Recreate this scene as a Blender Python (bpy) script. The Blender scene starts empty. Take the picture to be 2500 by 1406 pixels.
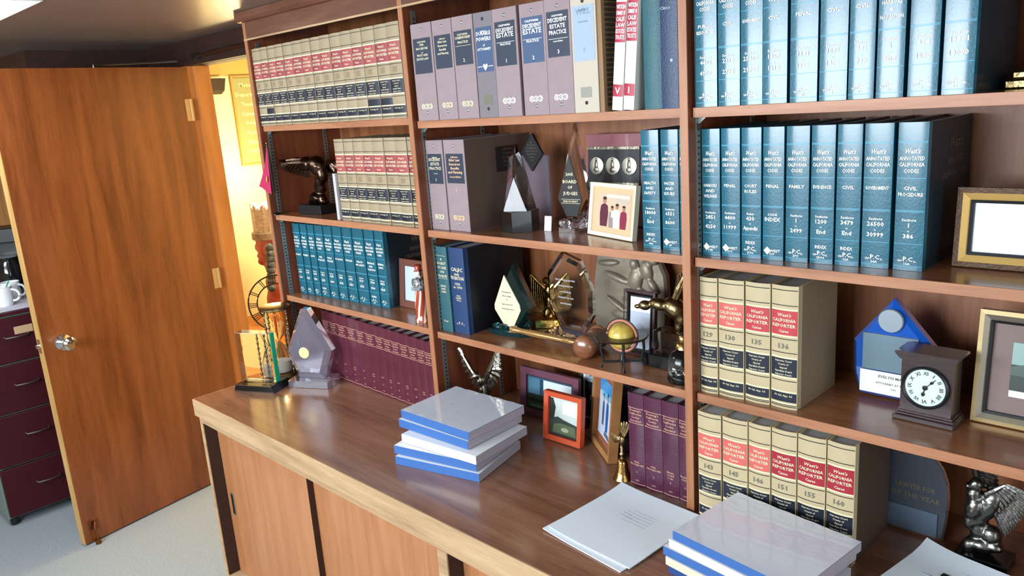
import bpy, math, random
from mathutils import Vector, Matrix, Euler
random.seed(7)
S = bpy.context.scene
COL = S.collection
DZ = 0.80          # counter top height above the floor; all z below are relative to the counter top
def lin(h):
    if isinstance(h, str):
        h = h.lstrip('#'); h = [int(h[i:i+2], 16)/255 for i in (0, 2, 4)]
    return tuple((c/12.92 if c <= .04045 else ((c+.055)/1.055)**2.4) for c in h)

# ------------------------------------------------------------ camera, light, exposure
cam = bpy.data.cameras.new('camera'); co = bpy.data.objects.new('camera', cam); COL.objects.link(co); S.camera = co
rx, ry, rz = -.2343, -.0709, -.792
cyw, syw = math.cos(rz), math.sin(rz); cp, sp = math.cos(rx), math.sin(rx); cr, sr = math.cos(ry), math.sin(ry)
F = Vector((syw*cp, cyw*cp, sp)); R0 = Vector((cyw, -syw, 0)); U0 = R0.cross(F)
Rv = cr*R0 + sr*U0; Uv = -sr*R0 + cr*U0
m = Matrix((Rv, Uv, -F)).transposed().to_4x4(); m.translation = (1.8445, -1.4468, .9708+DZ)
co.matrix_world = m
cam.sensor_width = 36; cam.lens = 1915.85/2500*36; cam.clip_start = .05

W = bpy.data.worlds.new('sky'); S.world = W; W.use_nodes = True
bg = W.node_tree.nodes['Background']; bg.inputs[0].default_value = (.62, .80, 1, 1); bg.inputs[1].default_value = 1.0

def area(name, loc, rot, sx, sy, power, color, spread=180):
    l = bpy.data.lights.new(name, 'AREA'); l.shape = 'RECTANGLE'; l.size = sx; l.size_y = sy; l.energy = power; l.color = color
    l.spread = math.radians(spread)
    o = bpy.data.objects.new(name, l); COL.objects.link(o); o.location = (loc[0], loc[1], loc[2]+DZ); o.rotation_euler = rot
    return o
PI = math.pi
# daylight through the wide window behind the camera, a second window on the right, warm lamp in the next room
area('window_daylight', (0.15, -2.92, .96), (PI/2, 0, 0), 2.5, .68, 140, (.86, .93, 1))
area('side_window_daylight', (3.55, -1.4, .60), (PI/2, 0, PI/2), 1.7, 1.3, 34, (.86, .93, 1))
area('next_room_ceiling_light', (-1.95, 1.35, 1.70), (0, 0, 0), .5, .5, 60, (1, .78, .44))
wl = bpy.data.lights.new('next_room_wall_lamp', 'POINT'); wl.energy = 16; wl.color = (1, .78, .42); wl.shadow_soft_size = .08
o = bpy.data.objects.new('next_room_wall_lamp', wl); COL.objects.link(o); o.location = (-2.85, 1.0, .62+DZ)
S.view_settings.view_transform = 'Standard'; S.view_settings.look = 'None'
S.view_settings.gamma = 1; S.view_settings.use_curve_mapping = False
S.view_settings.exposure = 0.0

# ------------------------------------------------------------ materials
MATS = {}
def mat(name, col, rough=.5, metal=0, spec=.5, coat=0, trans=0, ior=1.45, emit=None, es=0, bump=None, coatr=.1, alpha=1, noise=None):
    if name in MATS: return MATS[name]
    M = bpy.data.materials.new(name); M.use_nodes = True; nt = M.node_tree; b = nt.nodes['Principled BSDF']
    c = lin(col); b.inputs['Base Color'].default_value = (*c, 1); b.inputs['Roughness'].default_value = rough
    b.inputs['Metallic'].default_value = metal; b.inputs['Specular IOR Level'].default_value = spec
    b.inputs['Coat Weight'].default_value = coat; b.inputs['Coat Roughness'].default_value = coatr
    b.inputs['Transmission Weight'].default_value = trans; b.inputs['IOR'].default_value = ior
    if emit: b.inputs['Emission Color'].default_value = (*lin(emit), 1); b.inputs['Emission Strength'].default_value = es
    tc = nt.nodes.new('ShaderNodeTexCoord')
    if noise:      # (scale, second colour, amount[, stretch])
        n = nt.nodes.new('ShaderNodeTexNoise'); n.inputs['Scale'].default_value = noise[0]; n.inputs['Detail'].default_value = 5
        mp = nt.nodes.new('ShaderNodeMapping'); nt.links.new(tc.outputs['Object'], mp.inputs[0]); nt.links.new(mp.outputs[0], n.inputs[0])
        if len(noise) > 3: mp.inputs['Scale'].default_value = noise[3]
        rp = nt.nodes.new('ShaderNodeValToRGB'); rp.color_ramp.elements[0].position = .35; rp.color_ramp.elements[1].position = .68
        rp.color_ramp.elements[0].color = (*c, 1)
        d = lin(noise[1]); a = noise[2]; rp.color_ramp.elements[1].color = (*[c[i]*(1-a)+d[i]*a for i in range(3)], 1)
        nt.links.new(n.outputs[0], rp.inputs[0]); nt.links.new(rp.outputs[0], b.inputs['Base Color'])
    if bump:       # (scale, strength)
        n2 = nt.nodes.new('ShaderNodeTexNoise'); n2.inputs['Scale'].default_value = bump[0]; n2.inputs['Detail'].default_value = 4
        bp = nt.nodes.new('ShaderNodeBump'); bp.inputs['Strength'].default_value = bump[1]; bp.inputs['Distance'].default_value = .002
        nt.links.new(tc.outputs['Object'], n2.inputs[0]); nt.links.new(n2.outputs[0], bp.inputs['Height']); nt.links.new(bp.outputs[0], b.inputs['Normal'])
    MATS[name] = M; return M
def wood(name, c1, c2, c3, stretch, rough=.35, coat=0, scale=3.2, coatr=.15, spec=.5):
    if name in MATS: return MATS[name]
    M = bpy.data.materials.new(name); M.use_nodes = True; nt = M.node_tree; b = nt.nodes['Principled BSDF']; N = nt.nodes.new; L = nt.links.new
    tc = N('ShaderNodeTexCoord'); mp = N('ShaderNodeMapping'); mp.inputs['Scale'].default_value = stretch; L(tc.outputs['Object'], mp.inputs[0])
    n1 = N('ShaderNodeTexNoise'); n1.inputs['Scale'].default_value = scale; n1.inputs['Detail'].default_value = 7; n1.inputs['Distortion'].default_value = .7
    n2 = N('ShaderNodeTexNoise'); n2.inputs['Scale'].default_value = scale*9; n2.inputs['Detail'].default_value = 3
    L(mp.outputs[0], n1.inputs[0]); L(mp.outputs[0], n2.inputs[0])
    mx = N('ShaderNodeMath'); mx.operation = 'MULTIPLY_ADD'; mx.inputs[1].default_value = .28; L(n2.outputs[0], mx.inputs[0]); 
    sb = N('ShaderNodeMath'); sb.operation = 'MULTIPLY'; sb.inputs[1].default_value = .78; L(n1.outputs[0], sb.inputs[0]); L(sb.outputs[0], mx.inputs[2])
    rp = N('ShaderNodeValToRGB'); e = rp.color_ramp.elements; e[0].position = .34; e[0].color = (*lin(c1), 1); e[1].position = .72; e[1].color = (*lin(c3), 1)
    k = e.new(.52); k.color = (*lin(c2), 1)
    L(mx.outputs[0], rp.inputs[0]); L(rp.outputs[0], b.inputs['Base Color'])
    b.inputs['Roughness'].default_value = rough; b.inputs['Coat Weight'].default_value = coat; b.inputs['Coat Roughness'].default_value = coatr
    b.inputs['Specular IOR Level'].default_value = spec
    bp = N('ShaderNodeBump'); bp.inputs['Strength'].default_value = .12; bp.inputs['Distance'].default_value = .001
    L(n2.outputs[0], bp.inputs['Height']); L(bp.outputs[0], b.inputs['Normal'])
    MATS[name] = M; return M
GX, GY, GZ = (.6, 7, 7), (7, .6, 7), (7, 7, .6)
w_case = wood('case_wood', '#5c2d1b', '#713a22', '#85482c', GZ, .38)
w_back = wood('back_panel_wood', '#6b3d22', '#84502f', '#95603b', GZ, .42)
w_edge = wood('skylit_shelf_edge_wood', '#8f5c40', '#a5704f', '#b58262', GX, .45)  # pinkish tan edges: wear, plus sky light put into the colour
w_uedge = wood('skylit_upright_edge_wood', '#8a583b', '#a06a48', '#b17c58', GZ, .45)  # lighter than the case: worn fronts with sky light in the colour
w_shelf = wood('shelf_wood', '#734629', '#885635', '#996743', GX, .24, .4)
w_top = wood('worktop_wood', '#6b4533', '#865d45', '#9a7056', GX, .24, .6, scale=2.4)
w_tedge = wood('worktop_edge_wood', '#9a7a58', '#b3936d', '#c4a680', GX, .45)
w_door = wood('door_wood', '#64300f', '#7f431b', '#925226', GZ, .36, .15, scale=2.4)
w_dedge = wood('door_edge_wood', '#a8834c', '#bb955a', '#c9a468', GZ, .5)
w_cab = wood('cabinet_door_wood', '#a36a42', '#b0764c', '#ba8258', GZ, .42)
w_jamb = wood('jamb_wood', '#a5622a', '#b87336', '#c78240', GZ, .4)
w_pan = wood('wall_panel_wood', '#8d5f34', '#a3713f', '#b3824c', GZ, .5)
w_gav = wood('gavel_wood', '#6b4028', '#835338', '#966548', GX, .25, .6)
w_hdr = wood('header_rail_wood', '#553525', '#664232', '#765040', GX, .4)
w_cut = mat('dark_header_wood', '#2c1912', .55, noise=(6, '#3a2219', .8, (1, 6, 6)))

def mixc(a, b_, t):
    a = [int(a[i:i+2], 16) for i in (1, 3, 5)]; b_ = [int(b_[i:i+2], 16) for i in (1, 3, 5)]
    return '#%02x%02x%02x' % tuple(int(a[i]*(1-t)+b_[i]*t) for i in range(3))
m_teal = mat('teal_cover', '#0a566a', .42, coat=.75, bump=(200, .35), coatr=.17, noise=(14, '#1b7186', .5))
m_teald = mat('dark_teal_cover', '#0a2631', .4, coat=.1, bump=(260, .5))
m_tealline = mat('embossed_teal_line', '#4f9cb5', .35)
m_navy = mat('navy_cover', '#1b3354', .4, bump=(260, .5))
m_blueb = mat('blue_cloth_cover', '#203c66', .5, bump=(400, .6))
m_greenb = mat('green_cloth_cover', '#2d5c66', .45, bump=(300, .6), noise=(8, '#3d6468', .6, (6, 6, 1)))
m_tan = mat('tan_buckram', '#b5a581', .5, bump=(380, .5), noise=(9, '#c2b38f', .6))
m_tand = mat('brown_tan_buckram', '#8d7b5d', .55, bump=(380, .5))
m_cream = mat('cream_buckram', '#9a8a6e', .5, bump=(380, .5), noise=(9, '#a6987d', .6))
m_goldl = mat('pale_gold_line', '#dcd3b0', .4)
m_blackl = mat('black_line', '#2c2a22', .5)
m_redc = mat('brick_red_label', '#a04a4a', .45); m_redd = mat('dull_red_label', '#913c44', .45); m_red1 = mat('faded_red_label', '#c9625a', .45); m_red2 = mat('red_label', '#b53a42', .45); m_red3 = mat('deep_red_label', '#9c2433', .45)
m_blk = mat('black_label', '#1c2330', .45)
m_maroon = mat('maroon_cover', '#54202f', .36, coat=.2, bump=(260, .5), noise=(12, '#642c40', .6))
m_maroon2 = mat('purple_maroon_cover', '#4a2136', .34, coat=.3, bump=(260, .5), noise=(12, '#5a2c4c', .6))
m_mauve = mat('mauve_binder_cloth', '#8f7d80', .6, bump=(500, .4), noise=(30, '#988789', .5))
m_mauved = mat('mauve_binder_side', '#5d4a3f', .6, bump=(500, .4))
m_bcream = mat('cream_binder_cloth', '#bab09f', .6, bump=(500, .4))
m_blabel = mat('navy_binder_label', '#2a3445', .5); m_blabel2 = mat('blue_binder_label', '#3d5273', .5); m_blabel3 = mat('pale_blue_binder_label', '#97a8ba', .5)
m_white = mat('white_print', '#f2f2ea', .5); m_goldp = mat('gilt_print', '#d9cda2', .4); m_goldq = mat('copper_gilt_print', '#c99a82', .4)
m_grayp = mat('grey_print', '#6d6a5c', .5); m_dimp = mat('dim_gilt_print', '#5f5446', .5)
m_page = mat('page_edges', '#b9b7b4', .8, noise=(3, '#8f8d8c', .7, (400, 1, 1)))
m_pageg = mat('grey_page_edges', '#a9a3ab', .8, noise=(3, '#8a858d', .6, (1, 1, 500)))
m_paper = mat('white_paper', '#e4e9ee', .7)
m_wpaper = mat('bright_white_cover', '#f1f3f5', .5)
m_gold = mat('polished_brass', '#b99458', .22, 1, bump=(90, .6)); m_gold2 = mat('antique_brass', '#94805a', .3, 1, bump=(80, .8))
m_silver = mat('pewter', '#8c8578', .28, 1, bump=(90, .7)); m_dsilver = mat('dark_pewter', '#6b6a66', .3, 1, bump=(90, .7))
m_bronze = mat('dark_bronze', '#33241d', .25, 1, bump=(70, .8), noise=(14, '#7b6355', .6))
m_chrome = mat('chrome', '#d5d8da', .08, 1); m_steel = mat('galvanised_steel', '#8d958f', .4, .8)
m_glass = mat('clear_crystal', '#f7fafc', .03, trans=1, ior=1.24, coat=.5); m_acryl = mat('violet_tinted_acrylic', '#d9d6ea', .05, trans=.88, ior=1.25, coat=.5)
m_gglass = mat('green_edge_crystal', '#10e0a8', .15, trans=.3, ior=1.5, emit=None)
m_tglass = mat('teal_tinted_glass', '#2f6b70', .03, trans=.85, ior=1.5); m_bglass = mat('cobalt_blue_glass', '#1f74ea', .05, trans=.5, ior=1.5)
m_black = mat('black_lacquer', '#0b0c0e', .2, coat=.2); m_black2 = mat('black_satin', '#17181b', .4)
m_cglass = mat('picture_glass_white', '#dfe7ea', .1)

# ------------------------------------------------------------ mesh helpers
class MB:
    def __init__(s): s.v = []; s.f = []; s.m = []
    def add(s, vs, fs, mi=0, M=None):
        b = len(s.v)
        s.v += [tuple(M @ Vector(p)) if M else tuple(p) for p in vs]
        s.f += [tuple(i+b for i in f) for f in fs]; s.m += [mi]*len(fs); return s
    def box(s, x0, x1, y0, y1, z0, z1, mi=0, M=None, c=0):
        if c:   # chamfered box
            X, Y, Z = (x0, x1), (y0, y1), (z0, z1); vs = []; idx = {}
            for ix in (0, 1):
                for iy in (0, 1):
                    for iz in (0, 1):
                        sx, sy, sz = 1-2*ix, 1-2*iy, 1-2*iz
                        for a in range(3):
                            p = [X[ix]+sx*c, Y[iy]+sy*c, Z[iz]+sz*c]; p[a] = (X[ix], Y[iy], Z[iz])[a]
                            idx[(ix, iy, iz, a)] = len(vs); vs.append(p)
            fs = []
            for a in range(3):
                o1, o2 = [k for k in range(3) if k != a]
                for k in (0, 1):
                    q = []
                    for (u, w_) in ((0, 0), (1, 0), (1, 1), (0, 1)):
                        t = [0, 0, 0]; t[a] = k; t[o1] = u; t[o2] = w_; q.append(idx[(*t, a)])
                    fs.append(q)
                for u in (0, 1):
                    for w_ in (0, 1):
                        t0 = [0, 0, 0]; t1 = [0, 0, 0]; t0[a] = 0; t1[a] = 1
                        for t in (t0, t1): t[o1] = u; t[o2] = w_
                        fs.append((idx[(*t0, o1)], idx[(*t1, o1)], idx[(*t1, o2)], idx[(*t0, o2)]))
            for ix in (0, 1):
                for iy in (0, 1):
                    for iz in (0, 1): fs.append(tuple(idx[(ix, iy, iz, a)] for a in range(3)))
            return s.add(vs, fs, mi, M)
        vs = [(x, y, z) for x in (x0, x1) for y in (y0, y1) for z in (z0, z1)]
        return s.add(vs, [(0, 1, 3, 2), (4, 6, 7, 5), (0, 4, 5, 1), (2, 3, 7, 6), (0, 2, 6, 4), (1, 5, 7, 3)], mi, M)
    def prism(s, poly, a, b, ax='y', mi=0, M=None, inset=None):   # poly in the plane across ax, from a to b
        n = len(poly)
        def P(p, t):
            return {'y': (p[0], t, p[1]), 'z': (p[0], p[1], t), 'x': (t, p[0], p[1])}[ax]
        vs = [P(p, a) for p in poly]+[P(p, b) for p in poly]
        fs = [tuple(range(n)), tuple(range(2*n-1, n-1, -1))]+[(i, (i+1) % n+0, (i+1) % n+n, i+n) for i in range(n)]
        return s.add(vs, fs, mi, M)
    def bevelprism(s, poly, a, b, bev, ax='y', mi=0, M=None):   # prism whose front (a) is scaled in by bev
        cx = sum(p[0] for p in poly)/len(poly); cz = sum(p[1] for p in poly)/len(poly)
        k = 1-bev
        def P(p, t): return {'y': (p[0], t, p[1]), 'z': (p[0], p[1], t)}[ax]
        q = [(cx+(p[0]-cx)*k, cz+(p[1]-cz)*k) for p in poly]; n = len(poly); d = (b-a)*.3
        rings = [[P(p, a) for p in q], [P(p, a+d) for p in poly], [P(p, b-d*.5) for p in poly], [P(p, b) for p in q]]
        vs = sum(rings, []); fs = [tuple(range(n)), tuple(range(4*n-1, 3*n-1, -1))]
        for r in range(3): fs += [(r*n+i, r*n+(i+1) % n, (r+1)*n+(i+1) % n, (r+1)*n+i) for i in range(n)]
        return s.add(vs, fs, mi, M)
    def lathe(s, prof, c=(0, 0, 0), n=24, mi=0, M=None, ax='z'):
        vs = []; fs = []; k = len(prof)
        for i in range(n):
            a = 2*PI*i/n
            for r, z in prof:
                p = (r*math.cos(a), r*math.sin(a), z)
                if ax == 'x': p = (p[2], p[0], p[1])
                if ax == 'y': p = (p[0], p[2], p[1])
                vs.append((p[0]+c[0], p[1]+c[1], p[2]+c[2]))
        for i in range(n):
            for j in range(k-1):
                fs.append((i*k+j, ((i+1) % n)*k+j, ((i+1) % n)*k+j+1, i*k+j+1))
        if prof[0] == prof[-1]: return s.add(vs, fs, mi, M)
        if prof[0][0] > 1e-5: fs.append(tuple(i*k for i in range(n))[::-1])
        if prof[-1][0] > 1e-5: fs.append(tuple(i*k+k-1 for i in range(n)))
        return s.add(vs, fs, mi, M)
    def ell(s, c, r, rot=(0, 0, 0), mi=0, n=12, M=None):
        E_ = Matrix.Translation(c) @ Euler(rot).to_matrix().to_4x4() @ Matrix.Diagonal((*r, 1))
        if M: E_ = M @ E_
        k = max(6, n//2+1)
        prof = [(max(1e-4, math.sin(PI*j/k)), -math.cos(PI*j/k)) for j in range(k+1)]
        return s.lathe(prof, n=n, mi=mi, M=E_)
    def tube(s, pts, r, n=8, mi=0, M=None, caps=True):
        pts = [Vector(p) for p in pts]; rs = r if isinstance(r, (list, tuple)) else [r]*len(pts); vs = []; fs = []
        up = Vector((0, 0, 1))
        for i, p in enumerate(pts):
            d = (pts[min(i+1, len(pts)-1)]-pts[max(i-1, 0)]).normalized()
            a = d.cross(up if abs(d.z) < .95 else Vector((1, 0, 0))).normalized(); b_ = d.cross(a).normalized()
            for k in range(n):
                t = 2*PI*k/n; vs.append(p+(a*math.cos(t)+b_*math.sin(t))*rs[i])
        for i in range(len(pts)-1):
            for k in range(n): fs.append((i*n+k, i*n+(k+1) % n, (i+1)*n+(k+1) % n, (i+1)*n+k))
        if caps: fs += [tuple(range(n))[::-1], tuple((len(pts)-1)*n+k for k in range(n))]
        return s.add(vs, fs, mi, M)
    def torus(s, c, R_, r, ax='y', n=32, k=8, mi=0, M=None, a0=0, a1=2*PI):
        pts = []
        for i in range(n+1):
            a = a0+(a1-a0)*i/n; p = (R_*math.cos(a), R_*math.sin(a))
            pts.append({'y': (c[0]+p[0], c[1], c[2]+p[1]), 'z': (c[0]+p[0], c[1]+p[1], c[2]), 'x': (c[0], c[1]+p[0], c[2]+p[1])}[ax])
        return s.tube(pts, r, k, mi, M, caps=False)
    def feather(s, p, d, L_, w, nrm, mi=0, t=.0015):
        p = Vector(p); d = Vector(d).normalized(); nrm = Vector(nrm); u = d.cross(nrm).normalized(); nn = u.cross(d).normalized()
        st = [(0, .55), (.35, .95), (.75, 1), (.93, .7), (1, .15)]
        vs = []; fs = []
        for (a, b_) in st:
            c = p+d*L_*a; hw = w*.5*b_
            vs += [c-u*hw, c+nn*t, c+u*hw, c-nn*t]
        for i in range(len(st)-1):
            for k in range(4): fs.append((i*4+k, i*4+(k+1) % 4, i*4+4+(k+1) % 4, i*4+4+k))
        fs += [(0, 1, 2, 3), (16, 19, 18, 17)]
        return s.add(vs, fs, mi)
    def build(s, name, mats, parent=None, loc=(0, 0, 0), rot=(0, 0, 0), smooth=0, label=None, cat=None, group=None, kind=None):
        me = bpy.data.meshes.new(name); me.from_pydata(s.v, [], s.f)
        if not isinstance(mats, (list, tuple)): mats = [mats]
        for k in mats: me.materials.append(k)
        me.polygons.foreach_set('material_index', s.m)
        if smooth:
            me.polygons.foreach_set('use_smooth', [True]*len(s.f)); me.update()
            me.set_sharp_from_angle(angle=math.radians(smooth))
        me.update()
        o = bpy.data.objects.new(name, me); COL.objects.link(o); o.rotation_euler = rot
        if parent: o.parent = parent; o.location = loc
        else: o.location = (loc[0], loc[1], loc[2]+DZ)
        if label: o['label'] = label
        if cat: o['category'] = cat
        if group: o['group'] = group
        if kind: o['kind'] = kind
        return o
def thing(name, label, cat, loc, rz=0, group=None, rot=None):
    o = bpy.data.objects.new(name, None); COL.objects.link(o); o.empty_display_size = .02
    o.location = (loc[0], loc[1], loc[2]+DZ); o.rotation_euler = rot or (0, 0, rz); o['label'] = label; o['category'] = cat
    if group: o['group'] = group
    return o
def struct(name, mb, mats, parent=None, **k):
    return mb.build(name, mats, parent, kind=None if parent else 'structure', **k)
def remesh(o, vox, sm=1):
    r = o.modifiers.new('weld', 'REMESH'); r.mode = 'VOXEL'; r.voxel_size = vox; r.use_smooth_shade = True
    if sm: k = o.modifiers.new('soft', 'SMOOTH'); k.iterations = 2*sm; k.factor = .5
    return o

_T = {}
def glyphs(t):
    if t in _T: return _T[t]
    c = bpy.data.curves.new('t', 'FONT'); c.body = t; c.size = 1; c.resolution_u = 1; c.offset = .022; c.align_x = 'CENTER'
    o = bpy.data.objects.new('t', c); me = o.to_mesh()
    vs = [(v.co.x, v.co.y) for v in me.vertices]; fs = [tuple(p.vertices) for p in me.polygons]
    o.to_mesh_clear(); bpy.data.objects.remove(o); bpy.data.curves.remove(c)
    if vs:
        xs = [v[0] for v in vs]; ca = (max(xs)+min(xs))/2; w = max(xs)-min(xs)
        vs = [((x-ca)/.73, y/.73) for x, y in vs]; w /= .73
    else: w = 0
    _T[t] = (vs, fs, w); return _T[t]
def text(mb, t, x, z, h, maxw, yf=lambda x: 0, off=.0006, mi=0, shear=0, M=None):
    vs, fs, w = glyphs(t)
    if not vs: return
    sx = h*1.12 if w*h*1.12 <= maxw else maxw/w
    P = [(x+a*sx+shear*b*h, z+b*h) for a, b in vs]
    mb.add([(px, yf(px)-off, pz) for px, pz in P], fs, mi, M)

# ------------------------------------------------------------ the room
def plane_struct(name, *boxes, m=None, **k):
    mb = MB()
    for b_ in boxes: mb.box(*b_)
    return struct(name, mb, m, **k)
m_carpet = mat('blue_grey_carpet', '#a3acb0', .95, bump=(420, 1.0), noise=(180, '#87929a', .9))
m_wall = mat('cream_wall_paint', '#cfc8b8', .7, bump=(60, .2)); m_ceil = mat('taupe_ceiling_paint', '#827b76', .3, coat=.3, coatr=.3, bump=(40, .15), noise=(3, '#78716c', .6))
m_ywall = mat('warm_cream_wall_paint', '#ecdfb4', .6); m_fl2 = mat('brown_floor', '#8a6a44', .5)
plane_struct('floor', (-3.3, 3.7, -3.1, 2.2, -.86, -.80), m=m_carpet)
# ceiling with the opening for the fluorescent fixture
plane_struct('ceiling', (-3.0, 3.7, -3.1, -1.28, 1.34, 1.42), (-3.0, -1.95, -1.28, -.672, 1.34, 1.42), (-.76, 3.7, -1.28, -.672, 1.34, 1.42), (-3.0, 3.7, -.672, .31, 1.34, 1.42), m=m_ceil)
mb = MB()   # wall behind the bookcase with the doorway
mb.box(-3.0, -1.935, .235, .31, -.80, 1.34).box(-.925, -.9025, .235, .31, -.8, 1.34).box(-.9025, 3.7, .352, .43, -.8, 1.34).box(-1.935, -.925, .235, .31, 1.262, 1.34)
struct('wall_back', mb, [w_pan])
plane_struct('wall_left', (-3.08, -3.0, -3.1, .31, -.8, 1.34), m=w_pan)
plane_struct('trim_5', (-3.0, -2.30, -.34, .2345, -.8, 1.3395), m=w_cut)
plane_struct('wall_right', (3.62, 3.7, -3.1, .31, -.8, -.1), (3.62, 3.7, -3.1, .31, 1.28, 1.34), (3.62, 3.7, -3.1, -2.3, -.1, 1.28), (3.62, 3.7, -.5, .31, -.1, 1.28), m=m_wall)
plane_struct('wall_front', (-3.08, 3.7, -3.1, -3.02, -.8, .52), (-3.08, 3.7, -3.1, -3.02, 1.32, 1.34), (-3.08, -1.15, -3.1, -3.02, .52, 1.32), (1.45, 3.7, -3.1, -3.02, .52, 1.32), m=m_wall)
def window(name, x0, x1, z0, z1, M, n):
    mb = MB(); t = .035
    mb.box(x0, x1, -.03, .02, z0, z0+t, M=M).box(x0, x1, -.03, .02, z1-t, z1, M=M)
    for i in range(n+1):
        x = x0+(x1-x0-t)*i/n; mb.box(x, x+t, -.03, .02, z0+t, z1-t, M=M)
    f = struct(name, mb, mat('white_window_frame', '#e6e6e2', .4))
    for i in range(n):
        a = x0+(x1-x0-t)*i/n+t; b_ = x0+(x1-x0-t)*(i+1)/n
        MB().box(a, b_, -.006, -.002, z0+t, z1-t, M=M).build('pane', mat('window_glass', '#ffffff', .0, trans=1, ior=1.01), f)
    return f
window('window_1', -1.15, 1.45, .52, 1.32, Matrix.Translation((0, -3.06, 0)), 3)
window('window_2', -.9, .9, -.1, 1.28, Matrix.Translation((3.66, -1.4, 0)) @ Matrix.Rotation(PI/2, 4, 'Z'), 2)
# next room
plane_struct('wall_next_room', (-3.28, -3.2, .31, 2.2, -.8, 1.85), (-3.2, -.9, 2.12, 2.2, -.8, 1.85), (-.925, -.86, .43, 2.2, -.8, 1.85), (-3.2, -.86, .25, .31, 1.42, 1.85), m=m_ywall)
plane_struct('ceiling_next_room', (-3.28, -.86, .25, 2.2, 1.85, 1.9), m=m_ywall)
plane_struct('trim_1', (-3.2, -3.17, .31, 2.12, 1.262, 1.45), m=mat('tan_frieze', '#c39a52', .5))
# door frame
mb = MB(); mb.box(-1.935, -1.89, .20, .31, -.8, 1.2285)
mb.box(-1.89, -1.865, .24, .31, -.8, 1.235)
fr = struct('trim_2', mb, [w_jamb])
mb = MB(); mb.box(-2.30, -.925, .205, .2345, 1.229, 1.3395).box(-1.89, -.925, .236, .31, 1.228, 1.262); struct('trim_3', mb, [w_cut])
mb = MB(); mb.box(-.955, -.925, .236, .31, -.8, 1.228); struct('trim_4', mb, [w_jamb])
mb = MB(); mb.box(-2.31, -1.94, .215, .2345, -.8, -.70); struct('baseboard_back', mb, [w_jamb])

# open door: hinge (-1.902,.218), free edge (-1.757,-.626)
ang = math.atan2(-.626-.218, -1.757+1.902)
D = MB().box(0, .856, -.0205, .0195, -.792, 1.225).build('door_1', [w_door], None, loc=(-1.902, .2, 0), rot=(0, 0, ang), kind='structure', smooth=0)
MB().box(.856, .859, -.0205, .0195, -.792, 1.225).build('edge_band', w_dedge, D)
k = MB().lathe([(.0001, 0), (.034, 0), (.034, .004), (.02, .008), (.012, .012), (.012, .034), (.022, .042), (.029, .055), (.029, .064), (.02, .074), (.0001, .076)], n=24, ax='y')
k.build('door_knob', m_chrome, D, loc=(.775, .0195, .115), smooth=40)
MB().lathe([(.0001, 0), (.034, 0), (.034, -.004), (.012, -.012), (.012, -.034), (.029, -.05), (.029, -.064), (.0001, -.076)], n=24, ax='y').build('door_knob', m_chrome, D, loc=(.775, -.0205, .115), smooth=40)
MB().box(.859, .861, -.012, .012, .09, .15).lathe([(.0001, .0), (.009, .0), (.009, .012), (.0001, .014)], (.861, 0, .12), 12, ax='x').build('latch', m_chrome, D, smooth=40)
for z in (1.03, .22, -.62):
    MB().box(.004, .03, .0195, .022, z-.05, z+.05).tube([(.0, .024, z-.05), (.0, .024, z+.05)], .007).build('hinge', mat('brass_hinge', '#c4a06a', .45, .3), D, smooth=40)
ds = MB(); ds.box(.79, .83, .0195, .024, -.735, -.69, c=.001).tube([(.81, .03, -.70), (.812, .04, -.73), (.814, .045, -.78)], .006).lathe([(.0001, -.012), (.012, -.012), (.012, .01), (.0001, .01)], (.814, .045, -.787), 12)
ds.build('door_holder', mat('copper_fitting', '#8a5534', .35, 1), D, smooth=40)
cl = MB(); cl.tube([(.42, .0, 1.2255), (.42, .0, 1.236), (.18, .04, 1.244), (.10, .12, 1.244)], .006, 6); cl.build('closer_arm', mat('closer_arm_metal', '#6a6460', .35, 1), D, smooth=40)
mb = MB(); mb.tube([(-1.72, .19, 1.26), (-1.40, .19, 1.268), (-1.05, .19, 1.262)], .009, 6).box(-1.74, -1.70, .175, .2045, 1.245, 1.275)
mb.build('closer_track', mat('closer_arm_metal', '#6a6460', .35, 1), None, label='thin metal door closer rod fixed along the dark header above the doorway', cat='door closer', smooth=40)

# ceiling fixture
t = thing('ceiling_light', 'bright white fluorescent ceiling panel light at the top left corner', 'ceiling light', (-1.35, -.976, 1.34))
MB().box(-.597, .587, -.301, .301, .0, .012).build('diffuser', mat('lit_diffuser', '#ffffff', .5, emit='#f4fbff', es=8), t, loc=(0, 0, .01))
mb = MB(); mb.box(-.597, -.592, -.301, .301, -.002, .0098).box(.582, .587, -.301, .301, -.002, .0098).box(-.592, .582, -.301, -.296, -.002, .0098).box(-.592, .582, .296, .301, -.002, .0098)
mb.build('frame', mat('white_fixture_frame', '#dcdcd8', .4), t)

# ------------------------------------------------------------ bookcase
TW = .0195; XB = [-.9017, 0.0, .914, 1.828]
BC = thing('bookcase', 'built-in reddish brown bookcase with three open bays of adjustable shelves above the worktop', 'bookcase', (0, 0, 0))
for i, x in enumerate(XB):
    u = MB().box(x, x+TW, .003, .345, .0005, 1.335).build('upright', w_case, BC)
    MB().box(x, x+TW, 0, .003, .0005, 1.335).build('edge_strip', w_uedge, u)
    for sx, on in ((x+TW, i < 3), (x, i > 0)):
        if not on: continue
        d = .002 if sx > x else -.002
        for yy in (.03, .265):
            mb = MB(); mb.box(min(sx, sx+d), max(sx, sx+d), yy, yy+.016, .004, 1.235)
            zz = .03
            while zz < 1.22:
                e_ = sx+d*1.15; mb.box(min(sx, e_), max(sx, e_), yy+.0045, yy+.0115, zz, zz+.004, 1); zz += .0127
            mb.build('shelf_standard', [m_steel, m_black2], u)
MB().box(XB[0]+TW, XB[3]+TW, .345, .351, .0005, 1.335).build('back_panel', w_back, BC)
MB().box(XB[0], XB[3]+TW, .001, .018, 1.243, 1.335).build('header_rail', w_hdr, BC)
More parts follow.
